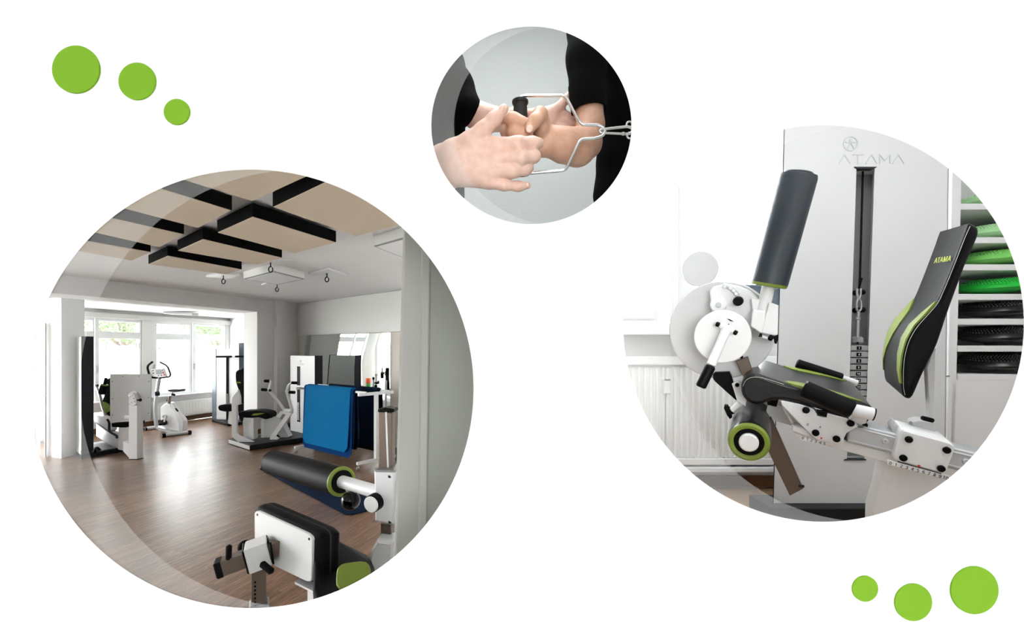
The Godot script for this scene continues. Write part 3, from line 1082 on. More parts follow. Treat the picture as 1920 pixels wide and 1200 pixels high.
# ---------------------------------------------------------------- machines of the gym
func cabinet_text(parent: Node3D, c: Vector3, x: Vector3, size: float, m: Material, aside := 0.0) -> void:
	# the maker's mark: five wide letters and a small round emblem above them
	var up := Vector3.UP
	x = x.normalized()
	var z := x.cross(up).normalized()
	var s := Shape.new()
	var st := size * 0.085
	var line := func(a: Vector2, b: Vector2):
		var p: Vector3 = c + x * a.x * size + up * a.y * size; var q: Vector3 = c + x * b.x * size + up * b.y * size
		var side := (q - p).cross(z).normalized() * st * 0.5
		s.prism([p - side, q - side, q + side, p + side], z * 0.0015)
	for k in [-2.6, 0.0, 2.6]:
		line.call(Vector2(k - 0.55, 0), Vector2(k, 0.9)); line.call(Vector2(k, 0.9), Vector2(k + 0.55, 0))
	line.call(Vector2(-1.8, 0.88), Vector2(-0.8, 0.88)); line.call(Vector2(-1.3, 0.88), Vector2(-1.3, 0))
	line.call(Vector2(0.8, 0), Vector2(0.8, 0.9)); line.call(Vector2(0.8, 0.9), Vector2(1.3, 0.3)); line.call(Vector2(1.3, 0.3), Vector2(1.8, 0.9)); line.call(Vector2(1.8, 0.9), Vector2(1.8, 0))
	part(parent, "maker_lettering", s, m)
	var e := Shape.new()
	var ctr := c + up * size * 1.95 + x * aside
	var a0 := Shape.circle(ctr, z, size * 0.75, 28); var a1 := Shape.circle(ctr, z, size * 0.62, 28)
	e.loft([a0, a0.map(func(p): return p + z * 0.0015), a1.map(func(p): return p + z * 0.0015), a1], true, false)
	e.prism(Shape.circle(ctr + up * size * 0.3, z, size * 0.16, 14), z * 0.0015)
	for q in [[-0.5, 0.12, 0.5, 0.12], [0.0, 0.1, -0.34, -0.5], [0.0, 0.1, 0.34, -0.5]]:
		var p: Vector3 = ctr + x * q[0] * size + up * q[1] * size; var r: Vector3 = ctr + x * q[2] * size + up * q[3] * size
		var side := (r - p).cross(z).normalized() * st * 0.6
		e.prism([p - side, r - side, r + side, p + side], z * 0.0015)
	part(parent, "emblem", e, m)


func chest_machine() -> void:
	var c0 := Vector3(-6.255, 0, -6.97)
	var root := thing("chest_machine", "white press machine with grey shield panel and dark cabinet beside the white pillar", "gym machine", c0)
	part(root, "base_plate", upright([c0 - along * 0.0, c0 + along * 0.62, c0 + along * 0.62 + across * 0.95, c0 + across * 0.95], 0.001, 0.07, 0.006), M.platform)
	part(root, "foot_plate", upright([c0 + along * 0.2 + across * 0.05, c0 + along * 0.6 + across * 0.05, c0 + along * 0.6 + across * 0.9, c0 + along * 0.2 + across * 0.9], 0.07, 0.078, 0.002), M.grey)
	var cab := part(root, "cabinet", upright([c0, c0 + along * 0.15, c0 + along * 0.15 + across * 0.92, c0 + across * 0.92], 0.07, 1.786, 0.008), M.white)
	part(cab, "side_panel", upright([c0 - across * 0.012, c0 + along * 0.155 - across * 0.012, c0 + along * 0.155 + across * 0.001, c0 + across * 0.001], 0.07, 1.79, 0.003), M.slate)
	part(cab, "plinth", upright([c0 - along * 0.006, c0 + across * 0.92 - along * 0.006, c0 + across * 0.92, c0], 0.07, 0.13), M.pale)
	part(root, "rubber_stop", pipe_px([[177, 848, 7.0], [181, 839, 7.0], [187, 845, 7.0]], 7.0, 0.025, 0.04), M.black)
	# carriage: low box and rail receding to the seat
	part(root, "carriage_box", pris([[180, 793, 7.9], [222, 811, 7.45], [222, 843, 7.42], [205, 834, 7.6], [180, 818, 7.88]], 7.5, along * 0.32, 0.006), M.white)
	part(root, "carriage_rail", pris([[175.5, 774, 7.8], [204, 789, 7.4], [204, 808, 7.4], [175.5, 789, 7.8]], 7.4, along * 0.12, 0.008), M.white)
	part(root, "rail_cover", pris([[176, 789, 7.78], [203, 808, 7.38], [203, 810.5, 7.38], [176, 791.5, 7.78]], 7.38, along * 0.1), M.grey)
	part(root, "release_lever", pipe_px([[201, 786, 7.3], [205, 792, 7.3], [204.5, 809, 7.28], [219, 817, 7.2], [219.5, 822, 7.2]], 7.3, 0.016, 0.05), M.slate)
	# backrest with a green side, two rollers with sticks
	var br := smooth(ats([[199, 712], [206, 710], [214, 712], [216, 745], [215, 778], [206, 784], [199, 781], [190, 757], [191, 750], [196, 735]], 7.75), 3)
	var b := part(root, "backrest", pad(br, along * 0.12 + Vector3(0.05, 0, 0), 0.02), M.leather)
	part(b, "green_panel", pris([[191, 753], [196, 753.5], [203, 757], [206.5, 764], [206, 770], [197.5, 775.5]], 7.735, back(0.014), 0.002), M.lime)
	part(root, "back_frame", pipe_px([[180, 723, 7.9], [188, 742, 7.8], [191, 760, 7.8], [200, 785, 7.7]], 7.8, 0.022, 0.1), M.steel)
	part(root, "frame_knob", rod(at(180, 723, 7.86), at(184.5, 722.5, 7.86), 0.02, 12, 0.004), M.slate)
	for k in [[0.0, 7.45], [9.0, 7.95]]:
		var d: float = k[1]; var dx: float = k[0]
		var ro := part(root, "roller", rod(at(191.5 + dx, 739, d), at(196 + dx, 722, d), 0.052, 20, 0.012), M.leather)
		part(ro, "roller_rim", rod(at(195.7 + dx, 723, d), at(196.4 + dx, 720.5, d), 0.047, 20, 0.004), M.lime)
		part(ro, "stick", rod(at(196.2 + dx, 721, d), at(199 + dx, 708.5, d), 0.021, 12, 0.008), M.black)
	# shield panel with screws, seat, post with the setting dial
	var sh := pris([[206, 701.5], [283, 701.5], [282.6, 787.3], [206, 792.8]], 7.2, back(0.02), 0.004)
	var shield := part(root, "shield_panel", sh, M.pale)
	for q in [[211, 715.5], [211.5, 747.5], [211, 778.5], [230.5, 706], [261, 705.5], [279, 715], [278.5, 745], [278.5, 774.5]]:
		part(shield, "screw", rod(at(q[0], q[1], 7.2) + Vector3(0, 0, 0.003), at(q[0], q[1], 7.2), 0.0065, 8), M.slate)
	part(root, "seat_cushion", pad(ats([[208, 793.5], [242, 791], [242, 800], [236, 801.5], [226, 802], [209, 801]], 7.22), back(0.32), 0.015), M.leather)
	part(root, "seat_column", pris([[222, 802], [242, 800.5], [242, 843], [232, 845], [222, 843]], 7.25, back(0.16), 0.004), M.white)
	part(root, "foot_block", pris([[230.5, 828], [243, 833], [243, 860], [230.5, 846]], 7.02, back(0.14), 0.004), M.white)
	var post := part(root, "post", upright([on_level(241.7, 861.5), on_level(256.8, 861.5), on_level(256.8, 861.5) + Vector3(0.02, 0, -0.09), on_level(241.7, 861.5) + Vector3(0.02, 0, -0.09)], 0.004, 0.795, 0.004), M.white)
	part(post, "post_foot", upright([on_level(241.2, 862.2), on_level(258, 862.2), on_level(258, 862.2) + Vector3(0.02, 0, -0.1), on_level(241.2, 862.2) + Vector3(0.02, 0, -0.1)], 0.0, 0.006), M.black)
	part(root, "cross_tube", rod(at(231, 783, 7.08), at(264, 781.5, 7.08), 0.034, 18, 0.006), M.white)
	part(root, "tube_cap", rod(at(231, 783, 7.06), at(233.5, 783, 7.06), 0.037, 18, 0.004), M.pale)
	part(root, "tube_cap", rod(at(260.5, 781.5, 7.06), at(263, 781.5, 7.06), 0.037, 18, 0.004), M.slate)
	var dial := part(root, "setting_dial", pris([[241, 755], [242, 745], [245, 739], [248, 737], [252, 741], [255, 749], [255.5, 757], [252, 760.5], [245, 760.5]], 6.94, back(0.06), 0.004), M.white)
	for q in [[244.6, 744], [248, 741.8], [251, 747], [252.6, 753], [247, 754.5]]:
		part(dial, "dial_hole", rod(at(q[0], q[1], 6.94) + Vector3(0, 0, 0.002), at(q[0], q[1], 6.94), 0.008, 10), M.grey)
	part(root, "hub", rod(at(249, 738, 7.0), at(258, 749, 7.1), 0.06, 20, 0.01), M.pale)
	part(root, "locking_pin", rod(at(255, 750.5, 6.96), at(262.5, 750, 6.96), 0.011, 10), M.slate)
	part(root, "pin_knob", rod(at(261.5, 750, 6.96), at(264.5, 750, 6.96), 0.022, 12, 0.004), M.black)


func exercise_bike() -> void:
	var d := 9.15
	var root := thing("exercise_bike", "white and silver upright exercise bike in front of the bay windows", "exercise bike", on_level(320, 812))
	var body := pad(smooth(ats([[299.5, 766], [303, 761], [311, 755.5], [318, 756], [323, 763], [332, 776], [340.5, 786], [342.5, 795], [341, 810], [334, 813], [326, 809], [302, 800], [300, 790]], d), 3), back(0.16), 0.03)
	var bo := part(root, "body_shell", body, M.white)
	part(bo, "grey_edge", pris([[319, 756.5], [323.5, 757.5], [334.5, 774], [342, 785], [343.5, 795], [342, 811.5], [336, 812], [335, 795], [330, 780]], d - 0.004, back(0.01), 0.002), M.silver)
	part(bo, "side_grip", pad(ats([[327.5, 765], [330, 765.5], [334, 770.5], [332.5, 772.5], [329, 769]], d - 0.02), back(0.02), 0.004), M.slate)
	part(root, "crank_disc", rod(at(306.5, 792, d - 0.06), at(307.5, 792, d + 0.04), 0.055, 20, 0.01), M.slate)
	part(root, "crank_cover", rod(at(307.5, 781, d - 0.05), at(308, 781, d + 0.02), 0.03, 16, 0.006), M.pale)
	part(root, "crank", bar(at(308, 791, d - 0.07), at(311, 779, d - 0.07), 0.02, 0.03), M.steel)
	part(root, "pedal", bar(at(300.5, 796, d - 0.2), at(305, 793.5, d - 0.08), 0.06, 0.03, Vector3.UP, 0.006), M.black)
	part(root, "pedal", bar(at(307, 776, d + 0.2), at(309.5, 777.5, d + 0.1), 0.06, 0.03, Vector3.UP, 0.006), M.black)
	var st := Shape.new()
	st.tube(Shape.bend(ats([[298.8, 708], [295.5, 728], [293, 745], [290.8, 765], [291.4, 780], [293.2, 800]], d + 0.02), 0.06), 0.034, 14)
	part(root, "stem", st, M.silver)
	part(root, "stem_clamp", rod(at(294.5, 734, d - 0.03), at(295, 742, d - 0.03), 0.04, 14, 0.006), M.slate)
	part(root, "tension_knob", pipe_px([[296.5, 734, d - 0.05], [299, 737, d - 0.07], [296, 741, d - 0.05]], d, 0.013, 0.02), M.black)
	var con := part(root, "console", pad(ats([[283, 692], [306, 691], [311.5, 705.5], [289, 707.8]], d - 0.02), back(0.05), 0.012), M.white)
	part(con, "screen", pris([[291.5, 693.5], [300.5, 693], [303.5, 701.5], [293.5, 702.5]], d - 0.028, back(0.012), 0.002), M.screen)
	for q in [[286.5, 695, 0], [287.5, 699.5, 0], [306, 698.5, 1], [308.3, 702.5, 1], [297, 704.5, 0], [302.5, 704, 0], [304.5, 694.5, 0]]:
		part(con, "console_button", rod(at(q[0], q[1], d - 0.03), at(q[0], q[1], d - 0.01), 0.017 if q[2] else 0.01, 10, 0.003), M.pink if q[2] else M.slate)
	part(root, "handlebar", pipe_px([[285.8, 678.5, d - 0.15], [275.5, 686.5, d - 0.12], [279.5, 702, d - 0.08], [284, 707.8, d - 0.04], [296, 708.6, d]], d, 0.019, 0.07), M.black)
	part(root, "handlebar", pipe_px([[300, 679, d + 0.15], [314, 686, d + 0.12], [320, 702, d + 0.08], [318, 706.5, d + 0.04], [296, 709, d]], d, 0.017, 0.07), M.slate)
	part(root, "saddle", pad(smooth(ats([[313.8, 732.5], [315.5, 730.3], [325, 730], [333, 730], [335.7, 731.6], [334, 734.5], [326, 735.3], [317, 735]], d), 2), back(0.2), 0.012), M.slate)
	part(root, "saddle_post", rod(at(323.5, 735, d - 0.1), at(322.5, 741, d - 0.1), 0.016, 12), M.steel)
	part(root, "saddle_clamp", rod(at(322, 739.5, d - 0.13), at(328, 740.5, d - 0.13), 0.02, 12, 0.004), M.black)
	part(root, "seat_tube", rod(at(318, 742.5, d - 0.05), at(317, 757, d - 0.06), 0.026, 14), M.steel_dark)
	part(root, "seat_pin", rod(at(312.5, 751, d - 0.05), at(317, 751, d - 0.05), 0.014, 10), M.black)
	part(root, "base_beam", bar(at(297, 801, d + 0.15), at(334, 813.5, d - 0.1), 0.1, 0.05, Vector3.UP, 0.008), M.silver)
	for q in [[270, 806.5, 302, 801.5], [302.5, 819.3, 358.5, 812]]:
		var a := on_level(q[0], q[1] + 1.5) + Vector3(0, 0.035, 0); var b := on_level(q[2], q[3] + 1.5) + Vector3(0, 0.035, 0)
		var tube := part(root, "floor_bar", rod(a, b, 0.034, 16), M.silver)
		part(tube, "end_cap", rod(a, a.lerp(b, 0.14), 0.037, 16, 0.008), M.black)
		part(tube, "end_cap", rod(b, b.lerp(a, 0.14), 0.037, 16, 0.008), M.black)


func back_machine() -> void:
	# stands in the bay, half hidden by the pier
	var root := thing("back_machine", "tall white cabinet machine with black backrest in the bay behind the pier", "gym machine", on_level(405, 797))
	var f0 := on_level(397.5, 791); var f1 := on_level(433, 801)
	var e := (f1 - f0).normalized(); var far := Vector3(-e.z, 0, e.x) * -1.0
	if far.z > 0.0: far = -far
	part(root, "base_plate", upright([f0, f0 + e * 0.95, f0 + e * 0.95 + far * 0.5, f0 + far * 0.5], 0.001, 0.06, 0.005), M.platform)
	var d := 10.55
	var c0 := at(406, 786, d) * Vector3(1, 0, 1); var c1 := at(448, 786, d - 0.1) * Vector3(1, 0, 1); var c2 := at(398.5, 786, d + 0.25) * Vector3(1, 0, 1)
	var cab := part(root, "cabinet", upright([c0, c1, c1 + (c2 - c0), c2], 0.06, 1.61, 0.006), M.white)
	part(cab, "side_panel", upright([c0 + Vector3(-0.001, 0, 0.002), c2 + Vector3(-0.001, 0, 0.002), c2 - Vector3(0.012, 0, 0), c0 - Vector3(0.012, 0, 0)], 0.06, 1.615), M.blue_grey)
	part(cab, "cable_slot", pris([[424, 668], [428.2, 668], [428.2, 787], [424, 787]], d - 0.07, back(0.02)), M.black)
	for k in 7:
		part(cab, "weight_plate", pris([[423.4, 738.5 + k * 3.0], [427.6, 738.5 + k * 3.0], [427.6, 740.6 + k * 3.0], [423.4, 740.6 + k * 3.0]], d - 0.09, back(0.02), 0.001), M.grey)
	cabinet_text(cab, at(421, 662, d - 0.06), Vector3.RIGHT, 0.032, M.print_pale)
	part(root, "tall_panel", pris([[447, 643], [462, 642.5], [462, 790], [447, 790]], 10.75, back(0.05), 0.004), M.blue_grey)
	part(root, "pull_bar", rod(at(405, 669, d - 0.2), at(434.5, 668.6, d - 0.2), 0.02, 12, 0.006), M.black)
	part(root, "pull_bar", rod(at(441, 668.5, d - 0.3), at(460, 668.2, d - 0.3), 0.02, 12, 0.006), M.black)
	part(root, "seat_cushion", pad(smooth(ats([[408.5, 763], [412, 759.5], [424, 758.5], [434.5, 759], [435, 770], [424, 772], [412, 770], [409, 767]], 9.9), 3), back(0.28), 0.02), M.leather)
	part(root, "seat_column", pris([[429, 771], [436, 771], [436, 797], [427, 794]], 9.95, back(0.1), 0.004), M.white)
	var bk := part(root, "backrest", pad(smooth(ats([[441, 701], [444, 695], [450, 693], [458, 693], [459, 740], [458, 757], [452, 754], [448, 735], [442, 718]], 9.9), 3), back(0.1), 0.025), M.leather)
	write_on(bk, "maker_lettering", "ATAMA", at(446.4, 717.2, 9.89), Vector3.RIGHT, Vector3.UP, 0.035, M.print_lime)
	part(root, "back_support", pris([[441.5, 742], [444, 732], [448, 731], [451, 758], [441.5, 760]], 9.92, back(0.05), 0.004), M.white)
	part(root, "hip_bracket", pris([[445, 760], [457, 757], [457, 792], [451, 790], [447, 775]], 9.86, back(0.08), 0.004), M.black)


func row_machine() -> void:
	var p0 := Vector3(-4.135, 0, -7.58)
	var u := Vector3(0.635, 0, -0.772); var b := Vector3(-0.772, 0, -0.635)
	var root := thing("row_machine", "white rowing machine with long lever arms on a black platform beside the blue mats", "gym machine", p0)
	var base := part(root, "platform", upright([p0, p0 + u * 1.75, p0 + u * 1.75 + b * 0.87, p0 + b * 0.87], 0.001, 0.085, 0.008), M.platform)
	part(base, "white_end", upright([p0 - u * 0.004 + b * 0.02, p0 + b * 0.85 - u * 0.004, p0 + b * 0.85, p0 + b * 0.02], 0.012, 0.074), M.white)
	# weight cabinet at the far end
	var q0 := p0 + u * 1.06 - b * 0.02
	var cab := part(root, "cabinet", upright([q0, q0 + u * 0.13, q0 + u * 0.13 + b * 0.89, q0 + b * 0.89], 0.085, 1.485, 0.006), M.white)
	part(cab, "side_panel", upright([q0 - b * 0.012 - u * 0.002, q0 - b * 0.012 + u * 0.14, q0 + u * 0.14, q0 - u * 0.002], 0.085, 1.49, 0.002), M.slate)
	var q1 := q0 + b * 0.89
	part(cab, "side_panel", upright([q1 + b * 0.012 - u * 0.002, q1 + b * 0.012 + u * 0.14, q1 + u * 0.14, q1 - u * 0.002], 0.085, 1.49, 0.002), M.slate)
	var slot := Shape.new()
	var sa := on_plane(557.3, 740, q0, u); var sb := on_plane(562.7, 740, q0, u)
	slot.add(upright([sa - u * 0.004, sb - u * 0.004, sb + u * 0.01, sa + u * 0.01], 0.28, 1.29))
	part(cab, "cable_slot", slot, M.black)
	for k in 11:
		var y := 0.31 + k * 0.03
		part(cab, "weight_plate", upright([sa.lerp(sb, 0.06) - u * 0.012, sa.lerp(sb, 0.8) - u * 0.012, sa.lerp(sb, 0.8), sa.lerp(sb, 0.06)], y, y + 0.022, 0.001), M.silver)
	cabinet_text(cab, on_plane(564, 684.5, q0 - u * 0.003, u), -b, 0.036, M.print_pale)
	# seat, its column and the bent white chest frame
	var d := 8.05
	var se := part(root, "seat_cushion", pad(smooth(ats([[446, 774], [450, 771.5], [462, 771], [480, 770], [498, 773], [503.5, 778], [502, 784], [497, 786.5], [484, 783], [465, 784], [450, 782], [446, 778.5]], d), 3), back(0.3), 0.025), M.leather)
	part(se, "green_panel", pris([[471, 779], [475, 775.5], [487, 774.5], [496, 774.3], [492, 776.5], [481, 779]], d - 0.006, back(0.02), 0.002), M.lime)
	var sc := part(root, "seat_column", pris([[456, 784], [475.5, 784], [475.5, 826], [460.5, 826.5], [456, 822]], d + 0.02, back(0.14), 0.005), M.white)
	part(sc, "column_sleeve", pris([[457, 783.5], [469, 783.5], [469, 792], [460, 793], [460, 800], [455, 797], [455, 790]], d + 0.005, back(0.1), 0.004), M.white_soft)
	part(root, "bent_frame", pris([[434, 746], [446, 731], [449.5, 744], [450, 758], [443.5, 760], [443.5, 813], [447, 817], [470, 826.5], [476, 829], [474, 832], [452, 832], [446, 828.5], [434, 819]], 7.86, back(0.05), 0.005), M.white)
	# housing, lever arms with black grips
	var h := part(root, "housing", pris([[489, 787], [494, 783], [503, 781], [515, 781.5], [523, 785], [529, 793], [534, 806], [541, 819], [537, 821.5], [497, 825.5], [489, 825]], 8.25, back(0.16), 0.005), M.pale)
	part(h, "front_strip", pris([[489, 787], [495.5, 787], [495.5, 825.5], [489, 825]], 8.235, back(0.03), 0.003), M.white)
	part(root, "lever_arm", pipe_px([[534, 769, 8.3], [505, 732, 8.1], [503.5, 729, 8.1]], 8.2, 0.026, 0.03, 12), M.white)
	part(root, "grip_branch", pipe_px([[504, 731, 8.1], [508, 717, 8.1], [506, 714, 8.1], [500, 714.5, 8.1]], 8.1, 0.018, 0.03), M.white)
	part(root, "grip_branch", pipe_px([[504.5, 732, 8.1], [496, 731, 8.1]], 8.1, 0.018, 0.02), M.white)
	part(root, "grip", rod(at(495.5, 714.3, 8.1), at(506, 714.5, 8.1), 0.025, 12, 0.008), M.black)
	part(root, "grip", rod(at(490, 730.3, 8.05), at(500.5, 731.3, 8.05), 0.025, 12, 0.008), M.black)
	part(root, "arm_joint", rod(at(506, 732, 8.05), at(507, 732, 8.15), 0.022, 12), M.slate)
	part(root, "lever_arm", pipe_px([[534, 770, 8.28], [545.5, 771, 8.2], [547.5, 768.5, 8.2], [538.5, 736, 8.15], [537, 732, 8.15]], 8.2, 0.026, 0.04, 12), M.white)
	part(root, "grip_branch", pipe_px([[537, 734, 8.15], [541, 722, 8.15], [547, 717.5, 8.15], [552, 717.7, 8.15]], 8.15, 0.018, 0.04), M.white)
	part(root, "grip_branch", pipe_px([[537, 734, 8.15], [544, 735.5, 8.15]], 8.15, 0.02, 0.02), M.white)
	part(root, "grip", rod(at(546.5, 717.6, 8.15), at(557.5, 718, 8.15), 0.025, 12, 0.008), M.black)
	part(root, "grip", rod(at(541.5, 735.3, 8.1), at(553.5, 735.8, 8.1), 0.027, 12, 0.008), M.black)
	part(root, "pivot_head", pris([[530, 767], [547, 768], [546, 776], [538, 779], [530, 776]], 8.24, back(0.08), 0.006), M.white)
	part(root, "link_bar", bar(at(544, 774, 8.2), at(510, 822, 8.1), 0.07, 0.05, Vector3.BACK, 0.008), M.white)
	part(root, "link_bar", bar(at(531, 772, 8.35), at(521, 784, 8.3), 0.07, 0.05, Vector3.BACK, 0.008), M.white)
	part(root, "link_foot", pris([[505, 825], [507, 818], [513, 817], [520, 822], [520, 824.5]], 8.06, back(0.08), 0.004), M.white)
	part(root, "rubber_stop", pris([[514, 822.5], [519, 816], [522, 819], [523, 823]], 8.12, back(0.05), 0.003), M.black)
	part(root, "hinge_block", pris([[528, 779], [533, 773], [538, 780], [531, 787], [524, 786]], 8.3, back(0.06), 0.004), M.grey)


func drape(rail: Vector3, ax: Vector3, s0: float, s1: float, side: Vector3, r: float, front: float, back_drop: float, thick: float, flare: float) -> Shape:
	# a mat hung over a rail: down in front, over the rail, down behind, its corners rounded
	var line := []
	var n_f := 14
	for i in n_f + 1:
		var f := float(i) / n_f
		line.append([side * (r + flare * (1.0 - f) * front) + Vector3(0, -front * (1.0 - f), 0), front * f])
	for i in range(1, 8):
		var a := PI * i / 8.0
		line.append([side * r * cos(a) + Vector3(0, r * sin(a), 0), front + 1.0])
	for i in n_f + 1:
		var f := float(i) / n_f
		line.append([-side * (r + flare * f * back_drop) + Vector3(0, -back_drop * f, 0), back_drop * (1.0 - f)])
	var rc := 0.07
	var rings := []
	for i in line.size():
		var p: Vector3 = rail + line[i][0]
		var d: float = line[i][1]
		var ins := rc - sqrt(maxf(rc * rc - pow(maxf(rc - d, 0.0), 2.0), 0.0)) if d < rc else 0.0
		var tan: Vector3 = line[mini(i + 1, line.size() - 1)][0] - line[maxi(i - 1, 0)][0]
		var n := tan.cross(ax).normalized() * thick * 0.5
		var a := p + ax * (s0 + ins); var b := p + ax * (s1 - ins)
		rings.append([a - n, b - n, b + n, a + n])
	var s := Shape.new()
	s.loft(rings)
	return s


func mat_rack() -> void:
	var ax := Vector3(0.778, 0, 0.628); var u := Vector3(0.628, 0, -0.778)
	var c0 := Vector3(-3.33, 0, -7.35)          # left caster
	var c1 := Vector3(-2.04, 0, -6.31)          # right caster
	var root := thing("mat_rack", "white wheeled rack that carries the hanging blue mats", "rack", (c0 + c1) / 2.0 + u * 0.22)
	var top := 1.0
	for c in [[c0, 0.0], [c1, 0.0]]:
		var p: Vector3 = c[0]
		part(root, "foot_bar", bar(p + Vector3(0, 0.095, 0), p + u * 0.62 + Vector3(0, 0.095, 0), 0.035, 0.04, Vector3.UP, 0.004), M.white)
		part(root, "post", bar(p + u * 0.3 + Vector3(0, 0.1, 0), p + u * 0.3 + Vector3(0, top - 0.01, 0), 0.04, 0.05, ax, 0.004), M.white)
		part(root, "cross_bar", bar(p + u * 0.02 + Vector3(0, top, 0), p + u * 0.58 + Vector3(0, top, 0), 0.035, 0.04, Vector3.UP, 0.004), M.white)
		for k in [0.02, 0.6]:
			var w: Vector3 = p + u * k
			var fork := Shape.new()
			fork.cyl(w + Vector3(0, 0.05, 0), w + Vector3(0, 0.085, 0), 0.012)
			fork.cyl(w + ax * 0.016 + Vector3(0, 0.025, 0), w + ax * 0.016 + Vector3(0, 0.06, 0), 0.008)
			fork.cyl(w - ax * 0.016 + Vector3(0, 0.025, 0), w - ax * 0.016 + Vector3(0, 0.06, 0), 0.008)
			var f := part(root, "caster_fork", fork, M.chrome)
			part(f, "caster_wheel", rod(w - ax * 0.011 + Vector3(0, 0.029, 0), w + ax * 0.011 + Vector3(0, 0.029, 0), 0.028, 18, 0.004), M.grey)
	var r0 := c0 + Vector3(0, top + 0.02, 0); var r1 := c1 + Vector3(0, top + 0.02, 0)
	part(root, "rail", rod(r0 + u * 0.12 - ax * 0.16, r1 + u * 0.12 + ax * 0.03, 0.016, 12), M.white)
	part(root, "rail", rod(r0 + u * 0.48 - ax * 0.16, r1 + u * 0.48 + ax * 0.03, 0.016, 12), M.white)
	part(root, "hook_bar", bar(r0 + u * 0.12 - ax * 0.3, r0 + u * 0.12 - ax * 0.12, 0.02, 0.03), M.white)
	# mats: several layers over each rail
	var rail := r0 + u * 0.12
	var len := (r1 - r0).length()
	var mats := [
		[rail, 0.22, 1.40, 0.050, 0.82, 0.62, M.mat_blue, "bright blue exercise mat hanging in front on the white rack", 0.06],
		[rail, 0.14, 1.44, 0.036, 0.90, 0.70, M.mat_mid, "dark blue exercise mat hanging directly under the bright blue mat", 0.03],
		[rail, 0.26, 1.46, 0.022, 0.80, 0.8, M.mat_navy, "navy exercise mat innermost on the front rail", 0.02],
		[r0 + u * 0.48, 0.2, 1.48, 0.034, 0.80, 0.84, M.mat_navy, "navy exercise mat outermost on the rear rail", 0.03],
		[r0 + u * 0.48, 0.3, 1.52, 0.02, 0.86, 0.84, M.mat_black, "black exercise mat innermost on the rear rail", 0.02]]
	for m in mats:
		solo("exercise_mat", m[7], "exercise mat", drape(m[0], ax, m[1], m[2], -u, m[3], m[4], m[5], 0.011, m[8]), m[6], "exercise mats on the rack")


func floor_mat() -> void:
	var a := on_level(484, 879); var b := on_level(652, 968.5)
	var x := (b - a).normalized(); var z := Vector3(-x.z, 0, x.x)
	if z.z > 0.0: z = -z
	var c := (a + b) / 2.0 + z * 0.32
	var s := Shape.new()
	s.prism(rounded(c + Vector3(0, 0.001, 0), x, z, (b - a).length(), 0.64, 0.08), Vector3(0, 0.012, 0), 0.003)
	solo("floor_mat", "navy exercise mat lying on the wood floor behind the black roller", "exercise mat", s, M.mat_navy)


